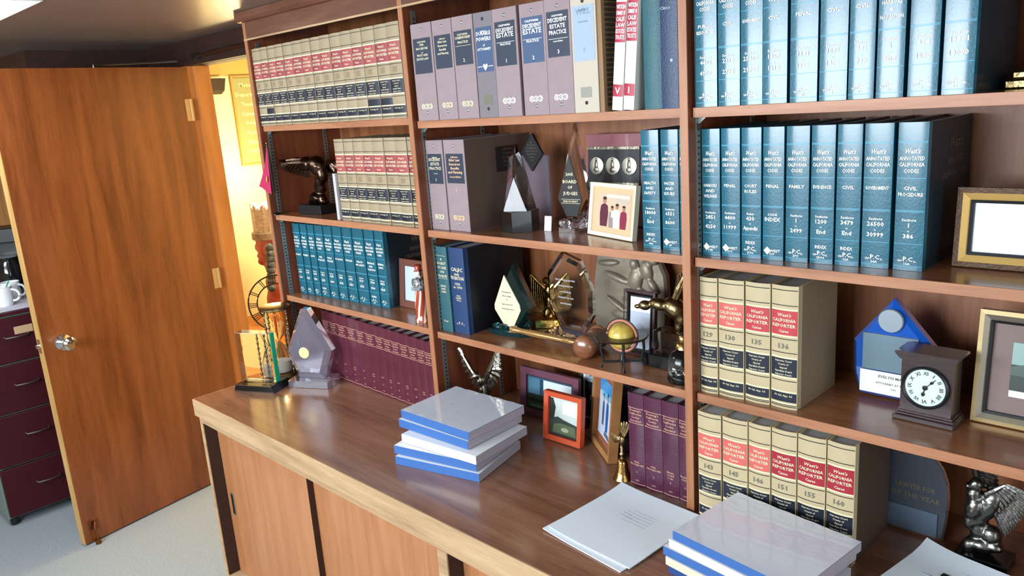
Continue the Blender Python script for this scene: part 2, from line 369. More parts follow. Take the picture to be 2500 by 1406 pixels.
MB().box(XB[0], XB[3]+TW, -.001, .001, 1.2432, 1.249).build('header_bead', w_tedge, BC)
MB().prism([(.0, 1.305), (-.012, 1.307), (-.020, 1.317), (-.020, 1.339), (.0, 1.339)], XB[0]-.012, XB[3]+TW, 'x').build('cornice', w_hdr, BC)
SH = {0: (.9418, .6131, .2987), 1: (.9305, .6117, .2953), 2: (.9295, .6109, .2965)}
for i in range(3):
    for z in SH[i]:
        s_ = MB().box(XB[i]+TW+.003, XB[i+1]-.003, .018, .34, z-.02, z).build('shelf', w_shelf, BC)
        MB().box(XB[i]+TW+.003, XB[i+1]-.003, .015, .018, z-.0205, z, c=.0005).build('edge_strip', w_edge, s_)
        for xx, d in ((XB[i]+TW+.002, 1), (XB[i+1]-.002, -1)):
            for yy in (.036, .271):
                MB().prism([(xx, z-.0205), (xx+d*.02, z-.0205), (xx+d*.004, z-.034), (xx, z-.034)], yy, yy+.003, 'y').build('shelf_clip', m_steel, s_)

# ------------------------------------------------------------ worktop + cabinet
YC = -.3981
wt = thing('worktop', 'long glossy brown wooden worktop with pale edge running under the bookcase', 'worktop', (0, 0, 0))
MB().box(XB[0], 1.86, YC+.004, .351, -.03, 0, c=.0).build('slab', w_top, wt)
MB().box(XB[0]-.001, 1.86, YC-.002, YC+.004, -.0633, .0, c=.001).build('front_edge', w_tedge, wt)
MB().box(XB[0]-.002, XB[0], YC+.004, .234, -.03, 0).build('side_edge', w_tedge, wt)
cb = thing('base_cabinet', 'low orange-brown cabinet with sliding doors under the worktop', 'cabinet', (0, 0, -.8))
def cz(z): return z+.8
mb = MB(); yf = YC+.012
mb.box(XB[0], XB[0]+.02, yf, .23, 0, cz(-.0305)).box(.441, .477, yf-.001, .23, .0801, cz(-.0925)).box(1.80, 1.84, yf, .23, 0, cz(-.0305))
mb.box(XB[0]+.02, 1.80, .0, .23, .06, .08).box(XB[0]+.02, 1.80, .21, .23, .08, cz(-.0305))
mb.build('body', w_tedge, cb)
MB().box(XB[0]+.0202, XB[0]+.0212, yf+.003, -.3385, .081, cz(-.0925)).build('recess_shade', w_cut, cb)  # dark sheet on the stile's inner face, recess shade put into its colour
MB().box(.4772, .4782, yf+.003, -.3385, .081, cz(-.0925)).build('recess_shade', w_cut, cb)  # same painted shade on the divider's inner face
MB().box(XB[0]+.02, 1.80, yf, yf+.014, cz(-.092), cz(-.0635)).build('top_rail', w_tedge, cb)
MB().box(XB[0]+.02, 1.80, yf, -.0005, .05, .08).build('bottom_rail', w_tedge, cb)
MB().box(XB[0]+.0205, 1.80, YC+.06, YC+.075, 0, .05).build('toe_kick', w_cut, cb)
for s_x0, s_x1, yy in ((XB[0]+.0215, -.262, -.338), (-.30, .440, -.316), (.4785, 1.15, -.338), (1.12, 1.795, -.316)):
    p = MB().box(s_x0, s_x1, yy, yy+.018, .082, cz(-.0935)).build('sliding_door', w_cab, cb)
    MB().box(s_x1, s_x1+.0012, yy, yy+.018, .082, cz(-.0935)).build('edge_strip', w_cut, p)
    px = s_x0+.038 if s_x0 < -.5 or s_x0 > .4 and s_x0 < 1 else s_x1-.04
    mb = MB(); mb.box(px-.011, px+.011, yy-.002, yy, cz(-.47), cz(-.38), c=.0008).box(px-.007, px+.007, yy-.0026, yy-.0018, cz(-.464), cz(-.386), 1)
    mb.build('finger_pull', [m_steel, m_black2], p)

# ------------------------------------------------------------ books
def arcf(w, s): return lambda x: s*(2*x/w)**2
def shell(w, h, d, s, t=.0028, joint=True):
    yf = arcf(w, s); out = [(-w/2, d), (-w/2, s+.016)]
    if joint: out += [(-w/2+.0014, s+.009), (-w/2+.0006, s+.003)]
    n = 7
    out += [(-w/2+w*i/n, yf(-w/2+w*i/n)) for i in range(n+1)]
    if joint: out += [(w/2-.0006, s+.003), (w/2-.0014, s+.009)]
    out += [(w/2, s+.016), (w/2, d)]
    inn = [(-w/2+t, d), (-w/2+t, s+.018)]
    k = 2 if joint else 0
    if joint: inn += [(-w/2+t+.0005, s+.011), (-w/2+t+.0005, s+.006)]
    inn += [((-w/2+w*i/n)*(1-2*(t+.0006)/w), yf(-w/2+w*i/n)+.002) for i in range(n+1)]
    if joint: inn += [(w/2-t-.0005, s+.006), (w/2-t-.0005, s+.011)]
    inn += [(w/2-t, s+.018), (w/2-t, d)]
    N_ = len(out); vs = []
    for z in (0, h): vs += [(x, y, z) for x, y in out]+[(x, y, z) for x, y in inn]
    fs = []
    for i in range(N_-1):
        fs += [(i, i+1, 2*N_+i+1, 2*N_+i), (N_+i+1, N_+i, 3*N_+i, 3*N_+i+1), (i+1, i, N_+i, N_+i+1), (2*N_+i, 2*N_+i+1, 3*N_+i+1, 3*N_+i)]
    for i in (0, N_-1): fs.append((i, 2*N_+i, 3*N_+i, N_+i))
    return MB().add(vs, fs)
def strip(mb, w, s, x0, x1, z0, z1, off=.0005, mi=0, n=6, th=.0004):
    yf = arcf(w, s); vs = []; fs = []
    for i in range(n+1):
        x = x0+(x1-x0)*i/n; y = yf(x)
        vs += [(x, y-off, z0), (x, y-off, z1), (x, y+th, z1), (x, y+th, z0)]
    for i in range(n):
        a = i*4; b_ = a+4
        fs += [(a, b_, b_+1, a+1), (a+1, b_+1, b_+2, a+2), (a, a+3, b_+3, b_)]
    fs += [(0, 1, 2, 3), (n*4, n*4+3, n*4+2, n*4+1)]
    mb.add(vs, fs, mi)
def book_base(name, label, group, x0, x1, y, z, h, d, cover, s=.003, rz=0, pages=None, tilt=0, joint=True, gap=.0003):
    w = x1-x0-2*gap
    o = thing(name, label, 'book', ((x0+x1)/2, y, z+.0004), group=group, rot=(0, tilt, rz))
    shell(w, h, d, s, joint=joint).build('cover', cover, o, smooth=35)
    MB().box(-w/2+.0031, w/2-.0031, s+.007, d-.006, .003, h-.005).build('page_block', pages or m_page, o)
    return o, w
def tan_book(label, group, x0, x1, y, z, h=.27, d=.19, vol='', red=None, cover=None, extra=False, lines=('Supreme Court', 'Courts of', 'Appeal', 'Appellate Depts', 'Superior Court'), low=('50 Cal. App. 3d',), num=True, sm=False):
    o, w = book_base('law_reporter', label, group, x0, x1, y, z, h, d, cover or m_tan, s=.0045)
    s = .0045; Z = lambda f: f*h; hw = w/2-.0012; yf = arcf(w, s)
    mb = MB()
    for a in (.965, .845, .575, .465, .235, .035, .022): strip(mb, w, s, -hw, hw, Z(a)-.0009, Z(a)+.0009, .0004)
    mb.build('ruled_band', m_blackl, o)
    mb = MB()
    for a in (.812, .600, .425, .262, .143, .045): strip(mb, w, s, -hw, hw, Z(a)-.0016, Z(a)+.0016, .0005)
    if extra: strip(mb, w, s, -hw, hw, Z(.20)-.0016, Z(.20)+.0016, .0005)
    mb.build('gilt_band', m_goldl, o)
    mb = MB(); strip(mb, w, s, -hw, hw, Z(.609), Z(.803), .0006); mb.build('title_label', red or m_red1, o)
    mb = MB(); strip(mb, w, s, -hw, hw, Z(.272), Z(.416), .0006); mb.build('court_label', m_blk, o)
    mb = MB(); strip(mb, w, s, -hw, hw, Z(.06), Z(.135), .0006)
    if extra: strip(mb, w, s, -hw, hw, Z(.15), Z(.225), .0006)
    mb.build('volume_label', m_blk, o)
    mb = MB(); mw = w*.86
    text(mb, "West's", 0, Z(.757), h*.026, mw*.6, yf, .0012, 0, .25); text(mb, 'CALIFORNIA', 0, Z(.715), h*.026, mw, yf, .0012)
    text(mb, 'REPORTER', 0, Z(.672), h*.026, mw, yf, .0012); text(mb, 'Cases', 0, Z(.63), h*.022, mw*.6, yf, .0012)
    for i, t_ in enumerate(lines): text(mb, t_, 0, Z(.392-.028*i), h*.014, mw, yf, .0012)
    for i, t_ in enumerate(low): text(mb, t_, 0, Z(.105-.025*i), h*.015, mw, yf, .0012)
    mb.build('lettering', m_goldl, o)
    if vol:
        mb = MB(); text(mb, vol, 0, Z(.498), h*.042, mw*.68, yf, .001); mb.build('volume_number', m_grayp, o)
    elif num:
        mb = MB(); strip(mb, w, s, -w*.16, w*.16, Z(.49), Z(.55), .0005); mb.build('faded_seal', m_tand, o)
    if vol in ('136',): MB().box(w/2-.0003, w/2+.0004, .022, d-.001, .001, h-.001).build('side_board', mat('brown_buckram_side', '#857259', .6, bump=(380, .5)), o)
    return o
def logo(mb, w, yf, z, h, diamond):
    if diamond:
        q = h*.032
        mb.add([(-w*.24-q, yf(-w*.24-q)-.001, z), (-w*.24, yf(-w*.24)-.001, z+q), (-w*.24+q, yf(-w*.24+q)-.001, z), (-w*.24, yf(-w*.24)-.001, z-q)], [(0, 1, 2, 3)])
        text(mb, 'WEST', w*.14, z-h*.008, h*.02, w*.5, yf, .001)
    else:
        for t_, x, dz, k in (('W', -.27, -.006, .016), ('.P', -.11, 0, .032), ('.C', .08, 0, .03), ('o.', .26, -.006, .018)):
            text(mb, t_, x*w, z+dz*h-h*.006, k*h, w*.25, yf, .001)
def teal_book(label, group, x0, x1, y, z, subj, sec, vol='', diamond=False, index=False, h=.272, d=.262, cover=None, pr=None, side=None, name='law_code_volume'):
    o, w = book_base(name, label, group, x0, x1, y, z, h, d, cover or m_teal, s=.003)
    s = .003; Z = lambda f: f*h; hw = w/2-.001; yf = arcf(w, s); mw = w*.84
    mb = MB()
    for a in (.875, .868, .632, .414, .406, .186, .03): strip(mb, w, s, -hw, hw, Z(a)-.0006, Z(a)+.0006, .0007)
    mb.build('ridge', m_tealline, o)
    mb = MB(); pr = pr or m_white
    text(mb, "West's", 0, Z(.797), h*.034, mw*.62, yf, .001, 0, .25)
    text(mb, 'ANNOTATED', 0, Z(.752), h*.026, mw, yf, .001); text(mb, 'CALIFORNIA', 0, Z(.711), h*.026, mw, yf, .001); text(mb, 'CODES', 0, Z(.669), h*.026, mw*.6, yf, .001)
    for i, t_ in enumerate(subj): text(mb, t_, 0, Z(.553-.042*i), h*.024, mw*(.45+.06*min(9, len(t_))), yf, .001)
    hs = (.018, .030, .012, .030); zz = (.342, .300, .268, .225)
    for t_, a, b_ in zip(sec, zz, hs): text(mb, t_, 0, Z(a), h*b_, mw*(.9 if len(t_) > 3 else .6), yf, .001)
    if index: text(mb, 'INDEX', 0, Z(.115), h*.024, mw*.6, yf, .001)
    logo(mb, w, yf, Z(.072), h, diamond)
    if vol: text(mb, vol, 0, Z(.04), h*.017, mw*.4, yf, .001)
    mb.build('lettering', pr, o)
    if side:
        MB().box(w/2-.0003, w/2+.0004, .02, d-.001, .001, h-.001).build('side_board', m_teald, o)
        mb = MB(); text(mb, "West's", 0, .215, .022, .08, off=0, shear=.25); text(mb, 'ANNOTATED', 0, .185, .014, .1, off=0); text(mb, 'CALIFORNIA CODES', 0, .16, .014, .15, off=0)
        mb.build('side_lettering', side, o, loc=(w/2+.0009, .16, 0), rot=(0, 0, PI/2))
    return o
def maroon_book(label, group, x0, x1, y, z, subj, vol, h=.248, d=.2, cover=None, tilt=0):
    o, w = book_base('maroon_law_volume', label, group, x0, x1, y, z, h, d, cover or m_maroon, s=.003, tilt=tilt)
    s = .003; Z = lambda f: f*h; hw = w/2-.001; yf = arcf(w, s); mw = w*.86; mb = MB()
    for a in (.845, .685, .028): strip(mb, w, s, -hw, hw, Z(a)-.0007, Z(a)+.0007, .0007)
    for i, t_ in enumerate(("Deering's", 'California', 'Codes', 'Annotated')): text(mb, t_, 0, Z(.812-.036*i), h*.024, mw*(.95, 1, .6, .8)[i], yf, .001)
    for i, t_ in enumerate(subj): text(mb, t_, 0, Z(.26-.03*i), h*.019, mw, yf, .001)
    text(mb, vol, 0, Z(.15), h*.022, mw*.5, yf, .001); text(mb, '1973', 0, Z(.06), h*.016, mw*.5, yf, .001)
    mb.build('lettering', m_goldq, o); return o
def binder(label, group, x0, x1, y, z, lines, vol='', lab=None, cover=None, h=.262, d=.285, ceb=True, pr=None, lz=(.60, .86), volz=None, emblem=False, side=False):
    w = x1-x0-.0006
    o = thing('ring_binder', label, 'binder', ((x0+x1)/2, y, z+.0004), group=group)
    mb = MB(); t = .003
    mb.box(-w/2, w/2, 0, t, 0, h, c=.0008).box(-w/2, -w/2+t, t, d, 0, h).box(w/2-t, w/2, t, d, 0, h); mb.build('cover', cover or m_mauve, o)
    MB().box(-w/2+t+.001, w/2-t-.001, .012, d-.01, .006, h-.008).build('page_block', m_page, o)
    MB().box(-w*.42, w*.42, -.0006, .0, lz[0]*h, lz[1]*h).build('label', lab or m_blabel, o)
    mb = MB()
    for a in (.935, .085): mb.lathe([(.0001, 0), (.0032, 0), (.0042, -.0012), (.0022, -.0022), (.0001, -.0012)], (0, -.0, a*h), 10, ax='y')
    mb.build('rivet', m_black2 if cover else m_steel, o, smooth=40)
    mb = MB(); yf = lambda x: 0; mw = w*.74; a = lz[1]-.045
    for t_, k, wf in lines:
        if t_ == '-': mb.box(-w*.37, w*.37, -.0012, -.0005, (a+.012)*h, (a+.012)*h+.0008); a -= .014; continue
        text(mb, t_, 0, a*h, k*h, mw*wf, yf, .0012); a -= k+.016
    if vol: text(mb, vol, 0, (volz or lz[0]+.03)*h, h*.034, mw*.4, yf, .0012)
    mb.build('lettering', pr or m_white, o)
    if ceb:
        mb = MB()
        for cx in (-.17, .0, .17):
            pts = [(cx*w+w*.1*math.cos(q*PI/8), h*.15+h*.028*math.sin(q*PI/8)) for q in range(16)]
            mb.add([(x_, -.0006, z_) for x_, z_ in pts], [tuple(range(16))])
        for cx, c_ in ((-.17, 'C'), (0, 'E'), (.17, 'B')): text(mb, c_, cx*w, h*.133, h*.036, w*.15, yf, .0012, 1)
        mb.build('emblem', [pr or m_white, cover or m_mauve], o)
    if emblem: MB().box(-w*.22, w*.22, -.0006, 0, .13*h, .22*h).build('emblem', mat('grey_square_emblem', '#8f8c83', .6) if emblem == 1 else m_grayp, o)
    if side:
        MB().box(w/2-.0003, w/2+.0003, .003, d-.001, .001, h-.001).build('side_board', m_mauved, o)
        mb = MB(); mb.box(w/2, w/2+.0008, d*.45, d*.8, .6*h, .88*h); mb.build('side_label', mat('dark_side_label', '#241a1c', .5), o)
        mb = MB()
        for i, t_ in enumerate(('California', 'Probate', 'Workflow', 'Manual', 'of Trusts')): text(mb, t_, 0, (.835-.045*i)*h, h*.026, d*.28, yf, 0)
        ob = mb.build('side_lettering', m_dimp, o, loc=(w/2+.0012, d*.62, 0), rot=(0, 0, PI/2))
    return o
ORD = ['first', 'second', 'third', 'fourth', 'fifth', 'sixth', 'seventh', 'eighth', 'ninth', 'tenth', 'eleventh', 'twelfth', 'thirteenth', 'fourteenth', 'fifteenth']
# --- left bay, top shelf: fifteen cream reporters
b = [-.8792, -.824, -.771, -.720, -.664, -.607, -.546, -.488, -.434, -.373, -.315, -.257, -.201, -.137, -.077, -.015]
for i in range(15):
    ex = i in (1, 12, 13)
    lb = 'cream law reporter with extra black label, %s from left on the top left shelf' % ORD[i] if ex else 'cream law reporter, %s from left on the top left shelf' % ORD[i]
    tan_book(lb, 'cream law reporters on the top left shelf', b[i], b[i+1], .006+random.uniform(-.001, .002), SH[0][0], h=.270, d=.2, red=(m_redc, m_redd)[i % 2], cover=m_cream, extra=ex)
# --- left bay, second shelf
b = [-.455, -.401, -.348, -.295, -.241, -.181, -.121, -.063, -.008]
for i in range(8):
    tan_book('cream law reporter, %s from left in the row beside the bronze eagle' % ORD[i], 'cream law reporters beside the bronze eagle', b[i], b[i+1], .03+random.uniform(-.001, .002), SH[0][1], h=.272, d=.2, red=(m_redc, m_redd)[i % 2], cover=m_cream)
# --- left bay, third shelf: teal
b = [-.865, -.817, -.771, -.726, -.672, -.618, -.561, -.502, -.436, -.379, -.329]
subj = [('PROBATE',), ('BUSINESS',), ('LABOR',), ('CIVIL', 'PROCEDURE'), ('PUBLIC', 'UTILITIES'), ('EDUCATION',), ('VEHICLES',), ('HEALTH', 'AND SAFETY'), ('REVENUE', 'AND', 'TAXATION'), ('GENERAL', 'LAWS')]
for i in range(10):
    teal_book('teal law code volume, %s from left on the third shelf of the left bay' % ORD[i], 'teal law codes on the third shelf of the left bay', b[i], b[i+1], .066+.0035*i, SH[0][2], subj[i], ('Sections', str(1000+317*i), 'to', str(1300+325*i)), '%dA' % (20+i), h=.274, d=.245, cover=m_teal, index=i in (3, 8), side=m_grayp if i == 9 else None)
# --- left bay, on the worktop: maroon volumes
b = [-.70, -.652, -.597, -.534, -.472, -.415, -.352, -.302, -.257, -.209, -.159, -.112, -.072, -.032]
for i in range(13):
    maroon_book('maroon law volume, %s from left in the row behind the clear awards' % ORD[i], 'maroon volumes behind the clear awards', b[i], b[i+1], .046-.0016*i, 0, ('Civil', 'Code')[:1+i % 2], str(10+i), h=.256-.0008*i, d=.2)
# --- middle bay, top shelf: binders
G = 'mauve law binders on the top middle shelf'
bl = [(.047, .136, [('CALIFORNIA', .016, .7), ('CIVIL', .022, .6), ('PROCEDURE', .022, .9), ('OF', .014, .3), ('TRUST AND', .022, .9), ('ESTATE LAW', .022, .9)], '', m_blabel, 'mauve binder with a tall navy label, leftmost on the top middle shelf', (.49, .85), m_goldl),
      (.137, .217, [('California', .016, .6), ('Elder Law', .022, .8), ('Resources', .022, .8), ('Benefits', .022, .7), ('and Planning', .022, 1)], '', m_blabel, 'mauve binder titled in small cream words, second on the top middle shelf', (.52, .85), m_goldl),
      (.220, .301, [('CALIFORNIA', .018, .7), ('CONSERVATORSHIP', .026, 1), ('PRACTICE', .022, .7), ('-', 0, 0)], '2', m_blabel, 'mauve binder on conservatorship marked 2 on the top middle shelf', (.53, .86), m_goldl),
      (.302, .373, [('California', .014, .8), ('DURABLE', .036, 1), ('POWERS', .036, 1), ('of', .022, .2), ('ATTORNEY', .024, 1)], '', m_blabel2, 'grey mauve binder on durable powers of attorney with a heart ornament', (.44, .86), m_white),
      (.374, .458, [('CALIFORNIA', .018, 1), ('-', 0, 0), ('DECEDENT', .034, 1), ('ESTATE', .044, 1), ('-', 0, 0), ('PRACTICE', .020, 1)], '1', m_blabel, 'mauve binder on decedent estates with a dark label and green lettering, marked 1', (.475, .88), m_white),
      (.466, .548, [('CALIFORNIA', .020, 1), ('-', 0, 0), ('DECEDENT', .036, 1), ('ESTATE', .046, 1), ('-', 0, 0), ('PRACTICE', .022, 1)], '2', m_blabel2, 'mauve binder on decedent estates marked 2 with a bright blue label', (.475, .88), m_white),
      (.549, .629, [('CALIFORNIA', .016, .6), ('-', 0, 0), ('DECEDENT', .036, 1), ('ESTATE', .036, .8), ('PRACTICE', .036, .9), ('-', 0, 0), ('Second Edition', .014, .5)], '3', m_blabel, 'mauve binder on decedent estates marked 3, directly left of the cream binder', (.50, .89), m_white)]
for i, (x0, x1, ln, vol, lab, lb, lz, pr) in enumerate(bl):
    o = binder(lb, G, x0, x1, .001+.0015*(i % 2), SH[1][0], ln, vol, lab, lz=lz, pr=pr, ceb=i != 3, emblem=2 if i == 3 else 0, cover=mat('grey_mauve_binder_cloth', '#766f74', .6, bump=(500, .4)) if i == 3 else None)
    if i == 3:
        mb = MB(); h_ = [(0, -.010), (.008, 0), (.0085, .004), (.0055, .0075), (.002, .006), (0, .003), (-.002, .006), (-.0055, .0075), (-.0085, .004), (-.008, 0)]
        mb.add([(x_, -.0012, .128+z_) for x_, z_ in h_], [(0, 1, 2, 3, 4, 5), (0, 5, 6, 7, 8, 9)]).box(-.028, -.011, -.0012, -.0008, .128, .1295).box(.011, .028, -.0012, -.0008, .128, .1295); mb.build('heart_ornament', m_white, o)
binder('cream binder with a pale blue label reading will, on the top middle shelf', None, .630, .703, .0, SH[1][0], [('CALIFORNIA', .012, .5), ('WILL', .052, .8), ('DRAFTING', .014, .6)], '2', m_blabel3, m_bcream, lz=(.44, .90), ceb=False, emblem=1, pr=mat('slate_print', '#7f95a8', .5), volz=.52)
# ribbed brown ledger
o, w = book_base('brown_ledger', 'brown ledger with a ribbed dark side between the cream binder and the white books', None, .7045, .7175, .0, SH[1][0], .258, .22, mat('tan_ledger_cloth', '#8a6b48', .6), s=.001, joint=False)
mb = MB()
for i in range(22): mb.box(w/2, w/2+.0012, .012, .2, .012+i*.0108, .0195+i*.0108)
mb.build('ribbed_side', mat('dark_brown_ribbing', '#3f3127', .6), o)
for i, (xb, tl) in enumerate(((.737, .100), (.768, .100))):
    o, w = book_base('white_paperback', ('left', 'right')[i]+' of the two leaning white books with red bands on the top middle shelf', 'white books with red bands', xb, xb+.0285, .0, SH[1][0]+.0018, .250, .19, mat('white_book_cover', '#dcd9d3', .4), s=.0015, tilt=tl, joint=False)
    yf = arcf(w, .0015); mb = MB(); strip(mb, w, .0015, -w/2+.0005, w/2-.0005, .145, .228, .0005); strip(mb, w, .0015, -w/2+.0005, w/2-.0005, .03, .056, .0005); mb.build('red_band', mat('crimson_band', '#a8243c', .45), o)
    mb = MB()
    for j, t_ in enumerate(('WITKIN', 'SUMMARY OF', 'CALIF.', 'LAW', 'ESTATES', 'TRUSTS')): text(mb, t_, 0, .214-.0125*j, .009, w*.86, yf, .001)
    text(mb, ('V', 'I')[i], 0, .036, .014, w*.5, yf, .001); mb.build('lettering', m_wpaper, o)
book_base('green_book', 'plain shiny green cloth book right of the white books on the top middle shelf', None, .821, .868, .004, SH[1][0], .262, .2, m_greenb, s=.005)
o, w = book_base('blue_book', 'plain dark blue book with a white dot, right end of top middle shelf', None, .869, .9112, .001, SH[1][0], .268, .2, m_navy, s=.002)
mb = MB(); mb.lathe([(.0001, -.0006), (.0035, -.0006), (.0035, 0)], (.006, 0.0004, .098), 12, ax='y'); text(mb, '+', -.004, .235, .02, .02, off=.0012); text(mb, 'Clinics', -.006, .2, .006, .03, off=.0012); mb.build('lettering', m_blabel3, o)
# --- middle bay, second shelf
G = 'mauve law binders on the second middle shelf'
binder('mauve binder with a green-lettered navy label, left of two on the second shelf', G, .0225, .0975, .036, SH[1][1], [('California', .016, .5), ('DECEDENT', .032, .95), ('ESTATE', .032, .7), ('PRACTICE', .032, .95), ('Second', .014, .5)], '1', m_blabel, lz=(.52, .85), pr=m_goldl, d=.27)
binder('mauve binder showing its brown side with a dark label, on the second shelf', G, .098, .186, .040, SH[1][1], [('California', .02, .6), ('Elder Law', .028, .8), ('Resources', .028, .8), ('Benefits', .028, .7), ('and Planning', .03, 1), ('Second Edition', .02, 1)], '2', m_blabel, lz=(.53, .85), pr=mat('peach_print', '#e0b78c', .5), volz=.45, side=True, d=.27)
G = 'teal law codes beside the photo frame'
teal_book('teal law code volume on health, left of three beside the cream photo frame', G, .775, .823, .05, SH[1][1], ('HEALTH', 'AND', 'SAFETY'), ('Sections', '18000', 'to', 'End'), '40A', index=True, d=.25)
teal_book('teal law code volume, middle of three beside the cream photo frame', G, .829, .874, .05, SH[1][1], ('WATER', 'AND', 'ISSUES'), ('Sections', '6551', 'to', '8600'), '68', diamond=True, d=.25)
teal_book('teal law code volume half hidden by the upright, beside the cream photo frame', G, .876, .911, .05, SH[1][1], ('PENAL',), ('Sections', '211', 'to', '499'), '49', d=.25)
# --- middle bay, third shelf
o, w = book_base('green_book', 'dull green law book standing at the left end of the third middle shelf', None, .0225, .072, .036, SH[1][2], .264, .24, m_greenb, s=.002)
mb = MB(); yf = arcf(w, .002)
for i, t_ in enumerate(('A', 'DIGEST', 'OF CASES', 'ON', 'PROBATE')): text(mb, t_, 0, .222-.013*i, .008, w*.8, yf, .001)
for i, t_ in enumerate(('LEWIS', 'AND', 'CARR')): text(mb, t_, 0, .14-.009*i, .006, w*.7, yf, .001)
for zz in (.236, .166): mb.box(-w*.45, w*.45, -.0008, .001, zz, zz+.0008)
text(mb, 'Press', 0, .03, .006, w*.5, yf, .001); mb.build('lettering', m_goldl, o)
o, w = book_base('blue_book', 'navy law book with a black side next to the dull green book', None, .0735, .140, .042, SH[1][2], .264, .25, m_blueb, s=.002)
mb = MB(); yf = arcf(w, .002)
for i, (t_, k) in enumerate((('CALJIC', .011), ('AND', .007), ('PROBATION', .011))): text(mb, t_, 0, .193-.013*i, k, w*.85, yf, .001)
for i, t_ in enumerate(('1974', 'to 1990')): text(mb, t_, 0, .150-.01*i, .008, w*.6, yf, .001)
for i, t_ in enumerate(('CIVIL', 'DIGEST', 'VOL 2')): text(mb, t_, 0, .115-.007*i, .005, w*.6, yf, .001)
logo(mb, w*.9, yf, .03, .25, False); mb.build('lettering', m_goldl, o)
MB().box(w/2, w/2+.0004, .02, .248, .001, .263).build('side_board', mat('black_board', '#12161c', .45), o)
# --- middle bay, on the worktop: purple maroon volumes
b = [.729, .777, .829, .876, .911]
sj = [('CIVIL', 'PROCEDURE'), ('CIVIL', 'PROCEDURE'), ('PENAL', 'CODE', '1-186'), ('PROBATE', 'CODE')]
for i in range(4):
    maroon_book(('purple maroon law volume beside the brass bell', 'purple maroon law volume, second right of the brass bell', 'purple maroon law volume, third right of the brass bell', 'purple maroon law volume half hidden by the upright, fourth from the brass bell')[i], 'maroon volumes beside the brass bell', b[i]+.0005, b[i+1], .026, 0, sj[i], ('1', '2', '5', '6')[i], h=.25, d=.2, cover=m_maroon2)
# --- right bay
G = 'glossy teal law codes on the top right shelf'
b1 = [(.945, .994), (.996, .044+1), (1.045, 1.091), (1.092, 1.142), (1.147, 1.2), (1.203, 1.254), (1.257, 1.302), (1.305, 1.351), (1.357, 1.405), (1.411, 1.459)]
s1 = [(('PUBLIC', 'RESOURCES'), '4401', '4900', '58'), (('CIVIL',), '2315', '2794', '10A'), (('GOVERNMENT',), '25600', '29999', '34'), (('CIVIL',), '1457', '1618', '9A'), (('PENAL',), '1191', '1366', '51'), (('CIVIL',), '1091', '1456', '8'), (('CIVIL',), '681', '939', '15'), (('HARBORS', '&', 'NAVIGATION'), '1', 'End', '36'), (('CIVIL',), '654', '1090', '7'), (('GOVERNMENT',), '16301', '18000', '33C')]
for i, ((x0, x1), (sj, a, e_, v)) in enumerate(zip(b1, s1)):
    teal_book('glossy teal law code volume, %s from the upright on the top right shelf' % ORD[i], G, x0, x1, .012+.001*(i % 3), SH[2][0], sj, ('Sections', a, 'to', e_), v, h=.28, side=m_dimp if i == 9 else None)
G = 'teal law codes on the second right shelf'
b2 = [(.9367, .980), (.981, 1.0245), (1.0255, 1.070), (1.0715, 1.117), (1.1195, 1.167), (1.169, 1.216), (1.218, 1.265), (1.267, 1.319), (1.325, 1.377)]
s2 = [(('HARBORS', 'AND', 'WELFARE'), 'Sections', '2851', '4250', 'to', '57B', 1, 0), (('PENAL',), 'Sections', '4400', '11999', 'to', '51C', 1, 0), (('COURT', 'RULES'), 'Rules', '430', 'Appendix', 'to', '23 Pt.2', 0, 1), (('PENAL',), 'CODE', 'INDEX', '', '', '51F', 1, 0), (('FAMILY',), 'Sections', '1', '2499', 'to', '29C', 0, 0), (('EVIDENCE',), 'Sections', '1200', 'End', 'to', '29B Pt.4', 0, 1), (('CIVIL',), 'Sections', '3479', 'End', 'to', '12A', 0, 1), (('GOVERNMENT',), 'Sections', '26500', '30999', 'to', '34A', 0, 0), (('CIVIL', 'PROCEDURE'), 'Sections', '1', '386', 'to', '13A', 0, 0)]
nm = ['on harbors', 'on penal law, sections 4400 to 11999', 'of court rules', 'on penal law, a code index', 'on family law', 'on evidence', 'on civil law ending its index', 'on government', 'on civil procedure showing its dark side']
for i, ((x0, x1), q) in enumerate(zip(b2, s2)):
    o = teal_book('teal law code volume %s, second right shelf' % nm[i], G, x0, x1, .044+.004*i, SH[2][1], q[0], (q[1], q[2], q[4], q[3]), q[5], diamond=bool(q[6]), index=bool(q[7]), side=m_dimp if i == 8 else None)
G = 'tan law reporters on the third right shelf'
for i, (x0, x1, v, rd) in enumerate(((.9365, .980, '129', m_red1), (.981, 1.042, '130', m_red1), (1.0435, 1.1005, '135', m_red2), (1.1015, 1.160, '136', m_red2))):
    tan_book('tan law reporter numbered %s, %s from the upright on the third right shelf' % (v, ORD[i]), G, x0, x1, .028+.003*i, SH[2][2], h=.268, d=.195, vol=v, red=rd)
G = 'tan law reporters standing on the worktop'
for i, (x0, x1, v, rd) in enumerate(((.952, 1.0105, '143', m_red1), (1.012, 1.0725, '145', m_red1), (1.073, 1.124, '146', m_red1), (1.1245, 1.180, '151', m_red3), (1.1805, 1.240, '155', m_red3), (1.2405, 1.297, '160', m_red3))):
    o = tan_book('tan law reporter numbered %s, %s from the upright on the worktop' % (v, ORD[i]), G, x0, x1, -.013+.003*i, 0, h=.266, d=.19, vol=v, red=rd)
    if i == 5: MB().box((x1-x0)/2-.0002, (x1-x0)/2+.0004, .022, .194, .001, .265).build('side_board', mat('brown_side_board', '#4b3a2c', .6), o)

